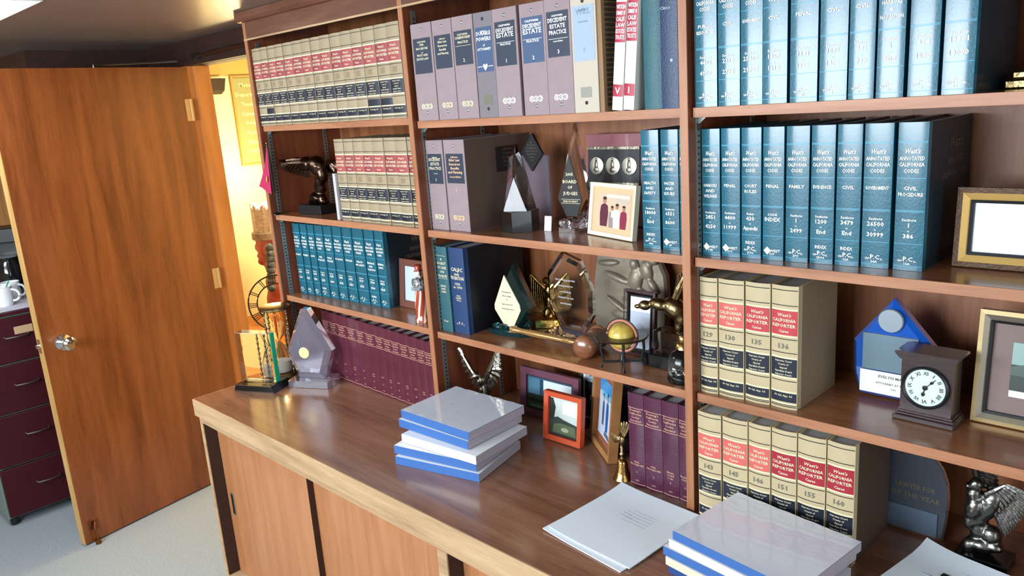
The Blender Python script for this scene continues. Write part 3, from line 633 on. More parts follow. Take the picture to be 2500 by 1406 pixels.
#==OBJECTS==
# ------------------------------------------------------------ picture frames
def framed(label, loc, w, h, fw, fmat, rz=0, tilt=.12, depth=.014, matw=0, mmat=None, art=None, bgm=None, inner=None, group=None, back=None, name='picture_frame', leg=True, cat='picture frame'):
    o = thing(name, label, cat, loc, group=group, rot=(0, 0, rz))
    M = Matrix.Translation((0, 0, depth*math.sin(tilt))) @ Matrix.Rotation(-tilt, 4, 'X')
    mb = MB()
    def rail(a, b_, y0, y1, mi=0):      # mitred ring of four rails between inset a and inset b
        x0, x1, z0, z1 = -w/2+a, w/2-a, a, h-a; X0, X1, Z0, Z1 = -w/2+b_, w/2-b_, b_, h-b_
        o4 = [(x0, z0), (x1, z0), (x1, z1), (x0, z1)]; i4 = [(X0, Z0), (X1, Z0), (X1, Z1), (X0, Z1)]
        for k in range(4):
            j = (k+1) % 4; q = [o4[k], o4[j], i4[j], i4[k]]
            vs = [(p[0], y0 if n_ < 2 else y1, p[1]) for n_, p in enumerate(q)]+[(p[0], depth, p[1]) for p in q]
            mb.add(vs, [(0, 1, 2, 3), (4, 7, 6, 5), (0, 4, 5, 1), (2, 6, 7, 3), (1, 5, 6, 2), (0, 3, 7, 4)], mi, M)
    if inner:
        rail(0, fw*.35, 0, -.002, 0); rail(fw*.35, fw*.8, -.002, .004, 1); rail(fw*.8, fw, .001, .003, 2)
        mats = [fmat]+list(inner)
    else: rail(0, fw, 0, .002, 0); mats = [fmat]
    mb.build('frame', mats, o)
    yb = depth*.55
    MB().box(-w/2+fw, w/2-fw, depth*.75, depth, fw, h-fw, M=M).build('backing_board', back or m_black2, o)
    if matw: MB().box(-w/2+fw, w/2-fw, yb, depth*.75, fw, h-fw, M=M).build('mat_board', mmat, o)
    a = fw+matw; pw, ph = w-2*a, h-2*a; mb = MB(); ms = [bgm]
    mb.box(-pw/2, pw/2, yb-.001, yb, a, a+ph, 0, M)
    for (col, poly) in (art or []):
        ms.append(mat('photo_print_'+col.strip('#'), col, .35, coat=.4))
        mb.add([(-pw/2+pw*px, yb-.0012-.00004*len(ms), a+ph*pz) for px, pz in poly], [tuple(range(len(poly)))], len(ms)-1, M)
    mb.build('photograph', ms, o)
    if leg:
        L_ = h*.75; mb = MB(); y0 = depth+L_*math.sin(tilt)+.002
        mb.add([(-.012, y0, L_), (.012, y0, L_), (.02, y0+L_*.28, .001), (-.02, y0+L_*.28, .001), (-.012, y0+.002, L_), (.012, y0+.002, L_), (.02, y0+L_*.28+.002, .001), (-.02, y0+L_*.28+.002, .001)], [(0, 1, 2, 3), (4, 7, 6, 5), (0, 4, 5, 1), (1, 5, 6, 2), (2, 6, 7, 3), (3, 7, 4, 0)])
        mb.build('easel_leg', back or m_black2, o)
    return o
def R4(x0, z0, x1, z1): return [(x0, z0), (x1, z0), (x1, z1), (x0, z1)]
def OV(cx, cz_, rx_, rz_, n=12): return [(cx+rx_*math.cos(2*PI*i/n), cz_+rz_*math.sin(2*PI*i/n)) for i in range(n)]
PH = lambda c: mat('photo_ground_'+c.strip('#'), c, .35, coat=.5)
zb, zc3 = SH[1][1], SH[1][2]
def person(x, z, s, body, skin='#b08468', hair='#3a2d28'):
    return [(body, [(x-.09*s, z), (x+.09*s, z), (x+.11*s, z+.33*s), (x+.09*s, z+.52*s), (x+.03*s, z+.57*s), (x-.03*s, z+.57*s), (x-.09*s, z+.52*s), (x-.11*s, z+.33*s)]), (skin, OV(x, z+.65*s, .05*s, .08*s)), (hair, OV(x, z+.71*s, .052*s, .04*s))]

framed('small brown framed photo leaning beside the teal books on the third left shelf', (-.262, .14, SH[0][2]+.0005), .128, .168, .024, mat('brown_red_frame', '#6e4438', .45), 0, .1, matw=.0, bgm=PH('#c5d3e2'), art=[('#8f9ba3', [(.42, .30), (.7, .32), (.72, .62), (.5, .64)]), ('#5c666c', OV(.58, .55, .14, .12)), ('#e8e8e0', R4(.5, .4, .66, .45))])
a = person(.24, .02, 1.15, '#5f2b3e')+person(.48, .0, .85, '#9a8f86')+person(.62, .0, .95, '#e3ddd4')+person(.82, .0, .9, '#8c3048')+[('#d9d2c8', R4(.3, .86, .98, .96)), ('#c9bcae', [(.55, .74), (.9, .70), (.98, .8), (.6, .86)]), ('#f2ead8', R4(.46, .3, .58, .5))]
framed('cream framed photo of people in suits and robes beside the teal books', (.619, .122, zb+.0005), .186, .136, .010, mat('ivory_gilt_frame', '#efe6c8', .35), -.26, .14, matw=.014, mmat=mat('peach_mat_board', '#e0b890', .7), bgm=PH('#d6c0a4'), art=a)
framed('purple framed house photo standing behind the orange frame on the worktop', (.288, .205, .0005), .235, .152, .022, mat('purple_frame', '#6c4557', .4, noise=(9, '#7d444c', .6)), .02, .1, matw=.004, mmat=m_black2, bgm=PH('#3c5a70'), art=[('#dfe9ee', R4(.32, .50, .97, .95)), ('#4e7a92', R4(.02, .42, .30, .95)), ('#27425a', R4(.28, .42, .36, .95)), ('#33556a', [(.32, .42), (.97, .42), (.97, .62), (.8, .70), (.6, .52), (.45, .66), (.32, .6)]), ('#27302a', R4(.0, .2, 1, .44)), ('#33533a', R4(.0, .0, 1, .2)), ('#5f7f52', R4(.05, .03, .9, .1))])
framed('small orange-red framed landscape photo standing at the front of the worktop group', (.431, .101, .0005), .138, .144, .015, mat('orange_red_frame', '#c4512f', .4), .03, .13, depth=.02, matw=.003, mmat=m_black2, bgm=PH('#c4d0ca'), art=[('#39443f', [(0, 0), (1, 0), (1, .36), (.75, .40), (.5, .44), (.28, .5), (.1, .44), (0, .46)]), ('#5d6b50', [(.1, .05), (.95, .05), (.9, .3), (.4, .33), (.15, .28)]), ('#a3ab93', OV(.55, .17, .14, .06)), ('#e4ebe4', R4(.45, .6, .98, .95)), ('#2e3532', [(0, .4), (.14, .4), (.2, .75), (.1, .98), (0, .98)])])
framed('tall black and white photo in a black frame behind the orange frame', (.468, .262, .0005), .205, .215, .01, m_black2, 0, .08, matw=.008, mmat=m_white, bgm=PH('#22272b'), art=[('#9fb0bd', [(0, .62), (1, .58), (1, 1), (0, 1)]), ('#3d474f', [(.1, .7), (.3, .78), (.5, .72), (.6, .86), (.4, .92), (.15, .88)]), ('#d4dde3', OV(.7, .75, .2, .08)), ('#50606c', [(.5, .55), (.9, .5), (.95, .68), (.6, .7)]), ('#8e9ca6', [(.1, .3), (.22, .28), (.26, .36), (.12, .4)])])
framed('thick wooden framed ski photo turned sideways next to the brass bell', (.546, .128, .0005), .183, .238, .016, mat('honey_wood_frame', '#a9794a', .35, noise=(12, '#8c5f38', .7)), -.61, .11, depth=.026, matw=.02, mmat=mat('rust_mat_board', '#8c5440', .6), back=mat('navy_frame_back', '#232c46', .45), bgm=PH('#c9d8ea'), art=[('#2f8fd0', [(0, .75), (1, .78), (1, 1), (0, 1)]), ('#6fb8e0', [(.2, .68), (1, .7), (1, .8), (.1, .78)])]+person(.35, .2, .75, '#4f5f80')+person(.66, .14, .9, '#2c5fa0')+[('#5d6a7c', [(.5, .05), (.9, .02), (.85, .1), (.55, .14)])])
framed('small dark framed silver photo standing behind the little globe', (.672, .155, zc3+.0005), .098, .172, .014, mat('plum_frame', '#4a333a', .35), 0, .1, matw=.004, mmat=m_black2, bgm=PH('#b9c2d4'), art=[('#e6ecf2', R4(0, .72, 1, 1)), ('#a3aec4', OV(.5, .3, .3, .2))], inner=(m_silver, m_black2))
# slim pewter frame standing edge-on beside the reporters
t = thing('picture_frame', 'slim pewter frame standing edge-on between the bronze eagle and the cream reporters', 'picture frame', (-.468, .026, SH[0][1]+.0005))
MB().box(-.007, .0065, 0, .115, 0, .158, c=.001).build('frame', mat('pale_pewter', '#d0d0d4', .35, .3, bump=(90, .5)), t)
MB().box(-.009, -.007, .012, .103, .012, .143).build('photograph', PH('#c9cdd2'), t)
# ornate certificate frame, right
framed('ornate gilt and brown frame holding a white certificate on the second right shelf', (1.520, .145, SH[2][1]+.0005), .225, .146, .028, mat('carved_brown_moulding', '#5d4634', .5, bump=(160, 2.0)), 0, .08, depth=.02, bgm=PH('#dfe8ea'), inner=(mat('gilt_moulding', '#d0ab62', .35, .35), m_black2), art=[('#cbdcdd', R4(.06, .45, .42, .86)), ('#cfdfe0', R4(.56, .45, .94, .86)), ('#f4f7f7', R4(.1, .3, .9, .44)), ('#eceff0', R4(.3, .1, .7, .2))])
framed('large champagne framed photo with a taupe mat on the third right shelf', (1.582, .182, SH[2][2]+.0005), .27, .222, .024, mat('champagne_frame', '#bfa878', .4, .3), 0, .10, depth=.02, matw=.034, mmat=mat('taupe_mat_board', '#85726e', .7), bgm=PH('#33433f'), inner=(mat('pewter_bead', '#8e8674', .4, .5), m_black2), art=[('#8fb0a8', R4(.0, .6, 1, 1)), ('#4d6158', [(0, .55), (.3, .7), (.6, .6), (1, .72), (1, .4), (0, .4)]), ('#e8e6e0', R4(-.0, 0, 1, .12))]+person(.25, .1, .8, '#b0455a')+person(.5, .1, .9, '#c86a70')+person(.75, .1, .85, '#7d98c0'))
# three medallion plaque
t = thing('medal_display', 'maroon and black display of three silver medallions behind the cream photo frame', 'plaque', (.512, .285, zb+.002), rot=(-.06, 0, 0))
MB().box(-.100, .10, 0, .012, 0, .25, c=.001).build('back_board', mat('rose_maroon_board', '#8a5055', .4, coat=.4), t)
MB().box(-.088, .088, -.004, 0, .105, .215).build('black_panel', m_black2, t)
MB().box(-.088, .088, -.006, -.004, .208, .215).box(-.088, .088, -.006, -.004, .105, .118).build('silver_rail', m_silver, t)
for x in (-.056, 0, .056):
    k = MB().lathe([(.0001, -.004), (.020, -.004), (.024, -.003), (.025, 0), (.0001, 0)], n=28, ax='y').build('medallion', mat('bright_silver', '#d0cdbd', .3, .9), t, loc=(x, -.004, .163), smooth=30)
    MB().ell((0, -.004, .003), (.006, .002, .012)).ell((0, -.004, .017), (.004, .002, .004)).ell((0, -.004, -.01), (.009, .0015, .008)).build('relief', m_silver, k, smooth=60)

# ------------------------------------------------------------ crystal and acrylic awards
def pts(*p): return list(p)
t = thing('crystal_plaque', 'clear rectangular glass award on a dark stepped foot, leftmost on the worktop', 'award', (-.790, -.180, .0005), .44)
MB().prism([(-.087, 0), (.087, 0), (.078, .026), (-.078, .026)], -.052, .052).build('base', m_black, t)
MB().box(-.074, .070, -.022, .022, .0265, .215, c=.002).build('block', m_glass, t)
MB().box(.0703, .0735, -.012, .012, .0265, .213, c=.001).build('green_edge', m_gglass, t)
MB().prism([(-.086, .001), (.086, .001), (.085, .003), (-.085, .003)], -.0525, -.0521).box(-.077, .077, -.0525, -.0521, .0235, .0258).build('silver_line', m_chrome, t)
# hourglass
t = thing('hourglass', 'brass and glass hourglass with white sand behind the clear glass block', 'hourglass', (-.842, -.064, .0005))
MB().lathe([(.0001, 0), (.056, 0), (.058, .004), (.056, .012), (.05, .016), (.0001, .016)], n=32).build('base_disc', m_gold2, t, smooth=40)
MB().lathe([(.0001, .264), (.05, .264), (.058, .268), (.058, .276), (.05, .28), (.0001, .28)], n=32).build('top_disc', m_gold2, t, smooth=40)
pr = [(.0001, .017), (.034, .018), (.040, .04), (.038, .075), (.024, .115), (.006, .138), (.006, .142), (.024, .165), (.038, .205), (.04, .24), (.034, .262), (.0001, .263)]
MB().lathe(pr, n=28).build('glass_bulb', mat('smoky_glass', '#e9e2d6', .02, trans=1, ior=1.15), t, smooth=60)
MB().lathe([(.0001, .019), (.031, .02), (.037, .04), (.034, .062), (.0001, .072)], n=24).build('sand', mat('white_sand', '#eceae6', .8), t, smooth=50)
for k in range(4):
    a = k*PI/2+.5; mb = MB(); x, y = .049*math.cos(a), .049*math.sin(a)
    mb.tube([(x, y, .016), (x, y, .264)], .0028, 8)
    for j in range(12): mb.ell((x, y, .028+.02*j), (.0055, .0055, .007), n=8)
    mb.build('beaded_post', m_gold2, t, smooth=60)
# faceted diamond award with gold seal
t = thing('crystal_award', 'faceted violet-tinted acrylic award with a gold seal in front of the maroon books', 'award', (-.652, -.042, .0005), .48)
MB().bevelprism([(-.085, 0), (.085, 0), (.085, .026), (-.085, .026)], -.048, .048, .05).build('base', m_acryl, t)
dm = [(-.055, .027), (.052, .027), (.094, .135), (.012, .290), (-.014, .290), (-.094, .125)]
MB().bevelprism(dm, -.026, .026, .22).build('faceted_block', m_acryl, t, smooth=0)
MB().lathe([(.0001, -.002), (.019, -.002), (.0215, 0), (.0001, 0)], (-.012, -.0275, .128), 24, ax='y').build('gold_seal', mat('pale_gold_foil', '#e9dca0', .35, .2), t, smooth=30)
# crystal peak on black base
t = thing('crystal_peak_award', 'clear crystal peak sculpture on a black hexagonal base', 'award', (.303, .125, zb+.0005), .35)
hx_ = [(.055*math.cos(a), .055*math.sin(a)) for a in [PI/6+k*PI/3 for k in range(6)]]
MB().prism(hx_, 0, .058, 'z').build('base', m_black, t)
vs = [(-.034, -.034, .058), (.036, -.03, .058), (.04, .03, .058), (-.03, .034, .058), (-.026, -.016, .13), (.0, -.024, .15), (.022, -.01, .12), (.026, .018, .14), (-.014, .02, .15), (-.018, -.008, .205), (.0, -.012, .215), (.016, .004, .205), (-.008, .012, .21), (.0, -.0, .236)]
fs = [(0, 1, 5, 4), (1, 6, 5), (1, 2, 7, 6), (2, 3, 8, 7), (3, 0, 4, 8), (4, 5, 10, 9), (5, 6, 11, 10), (6, 7, 11), (7, 8, 12, 11), (8, 4, 9, 12), (9, 10, 13), (10, 11, 13), (11, 12, 13), (12, 9, 13), (0, 3, 2, 1)]
MB().add(vs, fs).build('crystal', m_glass, t)
# black diamond plaque on clear stand
t = thing('diamond_plaque', 'black diamond plaque on a clear acrylic slab behind the crystal peak', 'award', (.272, .235, zb+.0005), .0)
MB().box(-.045, .058, -.008, .002, 0, .20, c=.001).build('acrylic_slab', m_acryl, t)
mb = MB().prism([(.0, .155), (.045, .205), (.008, .262), (-.038, .21)], -.016, -.0085); mb.build('black_diamond', m_black2, t)
mb = MB()
for i in range(7): text(mb, ('IN', 'RECOGNITION', 'OF SERVICE TO', 'THE COURTS OF', 'CALIFORNIA', 'AWARD', '1998')[i], .004, .236-.0085*i, .004, .02+.012*min(i, 6-i), off=.0166)
mb.build('lettering', m_dimp, t)
t = MB().box(-.012, .012, 0, .004, 0, .042, c=.001).build('place_card', mat('white_card', '#d6d4de', .5), None, loc=(.392, .140, zb+.0005), rot=(-.15, 0, .1), label='small white card leaning right of the crystal peak base', cat='card')
# spear award
t = thing('spear_award', 'tall pointed clear award with black plate reading board of judges', 'award', (.453, .188, zb+.0005), .08)
sp = [(-.02, .028), (.012, .028), (.052, .085), (.012, .285), (-.050, .085)]
MB().bevelprism([(-.022, .03), (.022, .03), (.054, .085), (.014, .288), (-.052, .085)], -.012, .012, .12).build('spear', m_glass, t)
MB().prism([(-.018, .040), (.018, .040), (.036, .085), (.000, .205), (-.042, .088)], -.0145, -.0125).build('black_plate', m_black2, t)
mb = MB()
for z, t_, k, w_ in ((.150, '2005', .008, .03), (.130, 'BOARD', .009, .05), (.115, 'OF', .008, .02), (.098, 'JUDGES', .009, .055), (.078, 'EVELYN MART', .005, .05)): text(mb, t_, -.001, z, k, w_, off=.0148)
mb.box(-.032, .030, -.0148, -.0145, .0745, .0755).box(-.032, .030, -.0148, -.0145, .0855, .0865).build('lettering', m_goldl, t)
mb = MB(); rg = [(-.040, -.03), (-.02, -.05), (.03, -.045), (.06, -.02), (.06, .03), (.02, .05), (-.03, .045)]
mb.prism(rg, 0, .012, 'z')
for k in range(7): mb.ell((rg[k][0]*.6, rg[k][1]*.6, .021), (.02, .013, .012), (k, .3*k, k), n=6)
mb.build('base', m_glass, t)
# dark green gem award with cream plate
t = thing('gem_award', 'dark green glass drop award with a cream plate on the third middle shelf', 'award', (.238, .130, zc3+.0005), .10)
MB().bevelprism([(-.030, .022), (.028, .022), (.078, .085), (.012, .212), (-.070, .085)], -.005, .03, .12).build('glass_drop', mat('bottle_green_glass', '#0f2a28', .05, trans=.35, coat=.4), t)
MB().prism([(-.022, .022), (.012, .022), (.042, .075), (.040, .092), (-.012, .178), (-.056, .085), (-.056, .07)], -.010, -.0065).build('cream_plate', mat('cream_plate', '#d8d0b4', .45), t)
mb = MB()
for z, t_, k, w_ in ((.125, 'Presented to', .005, .035), (.113, 'Hon. Judge', .005, .06), (.103, 'In', .004, .01), (.088, 'Appreciation for', .004, .07), (.074, 'outstanding service', .004, .07)): text(mb, t_, -.006, z, k, w_, off=.0104)
mb.build('lettering', m_grayp, t)
mb = MB(); rg = [(-.070, -.028), (-.03, -.038), (.05, -.034), (.08, -.01), (.07, .03), (-.04, .035)]
mb.prism(rg, 0, .014, 'z')
for k in range(6): mb.ell((rg[k][0]*.65, rg[k][1]*.6, .022), (.02, .010, .009), (k, .3*k, k), n=6)
mb.build('base', m_tglass, t)
# octagonal clear award
t = thing('octagon_award', 'clear octagonal acrylic award with engraved lines in front of the stone relief', 'award', (.435, .170, zc3+.0005), .0)
MB().bevelprism([(-.03, .022), (.045, .022), (.085, .085), (.085, .155), (.045, .235), (-.02, .255), (-.075, .19), (-.075, .095)], -.012, .012, .14).build('octagon', m_glass, t)
mb = MB()
for i, t_ in enumerate(('THE WOMEN LAWYERS', 'ASSOCIATION OF', 'LOS ANGELES', 'PRESENTS TO THE', 'HONORABLE')): text(mb, t_, -.005, .175-.017*i, .0045, .085, off=.0126)
mb.build('lettering', mat('etched_line', '#b9b9c4', .5), t)
MB().bevelprism([(-.08, 0), (.055, 0), (.055, .021), (-.08, .021)], -.035, .045, .05).build('base', m_acryl, t)
# stone relief
t = thing('stone_relief', 'grey bronze relief sculpture of climbing figures behind the small framed photo', 'sculpture', (.572, .292, zc3+.0005), 0)
m_stone = mat('grey_bronze_stone', '#7d7362', .45, .35, bump=(40, .9), noise=(14, '#9a9080', .7))
pl = [(-.14, 0), (.10, 0), (.112, .10), (.105, .19), (.07, .262), (-.05, .265), (-.12, .255), (-.14, .15)]
MB().bevelprism(pl, -.012, .014, .04).build('slab', m_stone, t)
mb = MB()
for x, z, rx_, rz_, ro in ((.01, .215, .016, .018, 0), (.012, .17, .024, .036, .2), (.04, .13, .028, .014, .6), (-.01, .12, .032, .012, -.5), (.055, .10, .012, .03, .2), (.02, .095, .03, .01, -.4), (.07, .16, .03, .012, .9), (.05, .20, .02, .03, -.3), (-.05, .17, .05, .012, .3), (-.08, .21, .04, .01, -.1), (-.05, .09, .05, .01, .5), (.07, .23, .02, .012, .4), (-.02, .06, .06, .014, .1)):
    mb.ell((x, -.014, z), (rx_, .014, rz_), (0, ro, 0), n=12)
remesh(mb.build('relief_figures', m_stone, t), .004)
MB().box(-.15, .118, -.05, .03, -.0, .006).build('base', m_black2, t)
# blue award
zr3 = SH[2][2]
t = thing('blue_award', 'cobalt blue faceted glass award with silver medal and white name label', 'award', (1.288, .208, zr3+.0005), 0)
MB().bevelprism([(-.062, .004), (.058, .004), (.075, .03), (.082, .128), (.0, .222), (-.078, .124), (-.075, .05)], -.012, .022, .10).build('blue_glass', m_bglass, t)
MB().box(-.055, .055, -.0165, -.0125, .066, .146, c=.0006).build('grey_plate', mat('blue_grey_plate', '#6f8794', .4, .4), t)
MB().lathe([(.0001, -.003), (.024, -.003), (.026, 0), (.0001, .0)], (.0, -.0165, .178), 28, ax='y').build('medal', mat('brushed_silver_blue', '#98a6b0', .35, .6), t, smooth=30)
MB().box(-.057, .058, -.020, -.0170, .016, .065).build('name_label', m_wpaper, t)
mb = MB(); text(mb, 'EVELYN MART', .01, .052, .006, .075, off=.0203); text(mb, 'ATTORNEY AT LAW', .008, .038, .0045, .07, off=.0203); text(mb, '1992', .012, .028, .0035, .02, off=.0203)
mb.build('lettering', m_grayp, t)
# arch award
t = thing('arch_award', 'dark clear arch-shaped acrylic award with grey plate right of the tan reporters', 'award', (1.342, .215, .0005), 0)
ar = [(-.07, 0), (.062, 0), (.068, .05)]+[(-.005+.075*math.cos(a), .10+.105*math.sin(a)) for a in [k*PI/10 for k in range(0, 11)]]
MB().bevelprism(ar, -.006, .008, .04).build('arch', mat('smoky_acrylic', '#8a93a2', .05, trans=.8, ior=1.4), t)
MB().box(-.06, .052, -.0105, -.0065, .008, .062).build('grey_plate', mat('slate_plate', '#5a6a7c', .45, .3), t)
MB().box(-.062, .066, .0085, .0095, .062, .13).build('dark_panel', m_black2, t)
mb = MB(); text(mb, 'LAWYER FOR', .005, .105, .011, .08, off=.0065); text(mb, 'OF THE YEAR', .006, .083, .011, .1, off=.0065); mb.build('lettering', m_dimp, t)
# snow globe dome
t = thing('glass_dome', 'clear glass dome paperweight with gold top and silver scene beside the upright', 'paperweight', (.868, .07, zc3+.0005), 0)
MB().lathe([(.0001, 0), (.038, 0), (.040, .006), (.038, .014), (.0001, .014)], n=32).build('base', m_black, t, smooth=40)
MB().lathe([(.0001, .0145), (.036, .0145), (.038, .03), (.036, .055), (.026, .072), (.014, .078), (.0001, .079)], n=32).build('glass', mat('blue_tinted_glass', '#e9f6f6', .02, trans=1, ior=1.12, coat=.6), t, smooth=60)
mb = MB()
for k in range(9): mb.ell((.02*math.cos(k*.8), .02*math.sin(k*.8), .02+.003*(k % 3)), (.012, .01, .006), (k, k, 0), n=7)
mb.build('silver_scene', m_chrome, t, smooth=50)
MB().lathe([(.0001, .079), (.02, .080), (.018, .092), (.012, .096), (.014, .104), (.008, .115), (.0001, .118)], n=20).build('gold_top', m_gold, t, smooth=50)

# ------------------------------------------------------------ gavel, globe, bell
t = thing('gavel', 'polished wooden gavel with gold handle lying on the third middle shelf', 'gavel', (.556, .110, zc3+.0325), 0, rot=(0, 0, .0))
Mg = Matrix.Rotation(.60, 4, 'Z')
pr = [(.0001, -.068), (.020, -.067), (.030, -.058), (.032, -.048), (.030, -.040), (.0265, -.037), (.0285, -.032), (.0265, -.027), (.0285, -.019), (.026, -.014), (.025, .0), (.026, .014), (.0285, .019), (.0265, .027), (.0285, .032), (.0265, .037), (.030, .040), (.032, .048), (.030, .058), (.020, .067), (.0001, .068)]
MB().lathe(pr, n=32, ax='y', M=Matrix.Rotation(.28, 4, 'Z')).build('head', w_gav, t, smooth=50)
mb = MB(); Mh = Matrix.Rotation(PI+.11, 4, 'Z')
mb.lathe([(.0001, .02), (.007, .022), (.007, .06), (.008, .062), (.008, .075), (.0065, .078), (.0075, .10), (.010, .17), (.010, .20), (.0075, .235), (.0085, .25), (.011, .262), (.009, .275), (.0001, .280)], n=18, ax='x', M=Matrix.Translation((0, 0, -.012)) @ Matrix.Rotation(.045, 4, 'Y') @ Mh)
mb.build('handle', mat('lacquered_gold_wood', '#b48a55', .22, .55), t, smooth=50)
t = thing('globe', 'small yellow globe in a black horizon ring stand on the third middle shelf', 'globe', (.694, .062, zc3+.0005), .2)
R_ = .034; zc_ = .084
m_land = mat('yellow_globe_map', '#e0c858', .35, noise=(30, '#8a6a3a', .85), coat=.3)
MB().ell((0, 0, zc_), (R_, R_, R_), n=32).build('sphere', m_land, t, smooth=90)
mb = MB(); mb.torus((0, 0, zc_), R_+.006, .0035, ax='y', n=36); k = mb.build('meridian_ring', mat('rose_meridian', '#b5745a', .4), t, smooth=60)
mb = MB(); mb.torus((0, 0, zc_), R_+.0105, .0015, ax='y', n=36); mb.build('ring_edge', m_black2, k, smooth=60)
prf = [(R_+.0015, zc_+.002), (R_+.030, zc_+.002), (R_+.032, zc_), (R_+.030, zc_-.003), (R_+.0015, zc_-.003), (R_+.0015, zc_+.002)]
MB().lathe(prf, n=40).build('horizon_ring', mat('dark_bronze_ring', '#3a3026', .3, .4), t, smooth=40)
for k in range(4):
    a = k*PI/2+.5; x, y = .052*math.cos(a), .052*math.sin(a)
    MB().tube([(x, y, zc_-.003), (x*1.04, y*1.04, .05), (x*.9, y*.9, .02), (x*1.05, y*1.05, .004)], [.004, .0035, .003, .0042], 8).build('leg', m_black2, t, smooth=60)
mb = MB()
for a in (.5, .5+PI/2): mb.box(-.048, .048, -.003, .003, .015, .020, M=Matrix.Rotation(a, 4, 'Z'))
mb.lathe([(.0001, .012), (.008, .014), (.008, .022), (.005, .035), (.0001, .045)], n=14); mb.build('cross_brace', m_black2, t)
t = thing('bell', 'small brass hand bell with eagle-topped handle leaning on the maroon volumes', 'bell', (.697, .040, .0005), -.3)
MB().lathe([(.0200, 0), (.0255, .001), (.0215, .010), (.016, .026), (.0135, .045), (.011, .052), (.0001, .055), (.0001, .050), (.010, .046), (.014, .026), (.0195, .006), (.0200, 0)], n=32).build('bell_cup', m_gold, t, smooth=60)
MB().lathe([(.0001, .053), (.006, .056), (.004, .062), (.008, .068), (.004, .075), (.005, .088), (.0001, .094)], n=16).build('handle', m_gold2, t, smooth=60)
mb = MB(); mb.ell((.003, 0, .105), (.009, .008, .014), (0, .3, 0)).ell((-.006, 0, .113), (.007, .005, .005), (0, .5, 0))
for i in range(6): mb.feather((.004, .003, .112), (.4-.25*i, .15, 1-.05*i), .05-.003*i, .01, (0, 1, 0)); 
for i in range(5): mb.feather((-.001, -.004, .106), (-1, -.2, .35-.2*i), .032-.002*i, .009, (0, 1, 0))
mb.build('eagle_finial', m_gold2, t)
# mantel clock
t = thing('mantel_clock', 'dark wooden mantel clock with round white face and roman numerals', 'clock', (1.382, .116, zr3+.0005), -.026)
m_ck = mat('dark_clock_wood', '#3a2f30', .3, coat=.3, noise=(30, '#483a38', .6, (1, 1, 8)))
MB().box(-.047, .047, .006, .056, .020, .128).build('case', m_ck, t)
MB().box(-.058, .055, -.003, .065, .0, .010, c=.0015).box(-.054, .054, .001, .061, .0105, .015, c=.001).box(-.051, .051, .003, .059, .0152, .020, c=.001).build('plinth', m_ck, t)
MB().prism([(-.047, .1283), (.047, .1283), (.058, .140), (.056, .144), (-.056, .144), (-.058, .140)], -.004, .062).build('crown', m_ck, t)
fcz = .075
MB().lathe([(.0375, -.001), (.0405, -.004), (.0435, -.001), (.0435, .006), (.0375, .006), (.0375, -.001)], (0, 0, fcz), 48, ax='y').build('bezel', m_black2, t, smooth=40)
fc = MB().lathe([(.0001, .002), (.0378, .002), (.0378, .0055), (.0001, .0055)], (0, 0, fcz), 48, ax='y').build('dial', mat('pale_dial', '#cfe0da', .5), t)
mb = MB()
for i, t_ in enumerate(('XII', 'I', 'II', 'III', 'IIII', 'V', 'VI', 'VII', 'VIII', 'IX', 'X', 'XI')):
    a = -i*PI/6; M_ = Matrix.Translation((0, .0019, fcz)) @ Matrix.Rotation(-a, 4, 'Y') 
    text(mb, t_, 0, .0255, .0075, .009, off=.0, M=M_)
mb.build('numerals', m_black2, fc)
mb = MB()
M1 = Matrix.Translation((0, .0006, fcz)) @ Matrix.Rotation(math.radians(193), 4, 'Y')
mb.box(-.0009, .0009, -.0003, .0003, 0, .019, M=M1).ell((0, 0, .014), (.0035, .0005, .004), M=M1, n=10)
M1 = Matrix.Translation((0, .0, fcz)) @ Matrix.Rotation(math.radians(43), 4, 'Y')
mb.box(-.0006, .0006, -.0003, .0003, 0, .027, M=M1).ell((0, 0, .017), (.0028, .0005, .004), M=M1, n=10).lathe([(.0001, -.001), (.0048, -.0005), (.0048, .0006), (.0001, .0006)], (0, 0, fcz), 16, ax='y')
mb.build('hands', m_black2, fc)
# dark bronze base glimpsed at the end of the top right shelf
t = thing('trophy_base', 'gold stepped trophy base at the far right of the top right shelf', 'trophy', (1.545, .20, SH[2][0]+.0005), 0)
MB().box(-.075, .075, -.05, .05, 0, .016, c=.003).build('lower_step', m_gold2, t)
MB().box(-.066, .066, -.042, .042, .0163, .030, c=.003).build('upper_step', m_gold2, t)
MB().lathe([(.0001, .0302), (.03, .031), (.02, .05), (.012, .09), (.03, .15), (.0001, .2)], n=20).build('stem', m_black2, t, smooth=50)

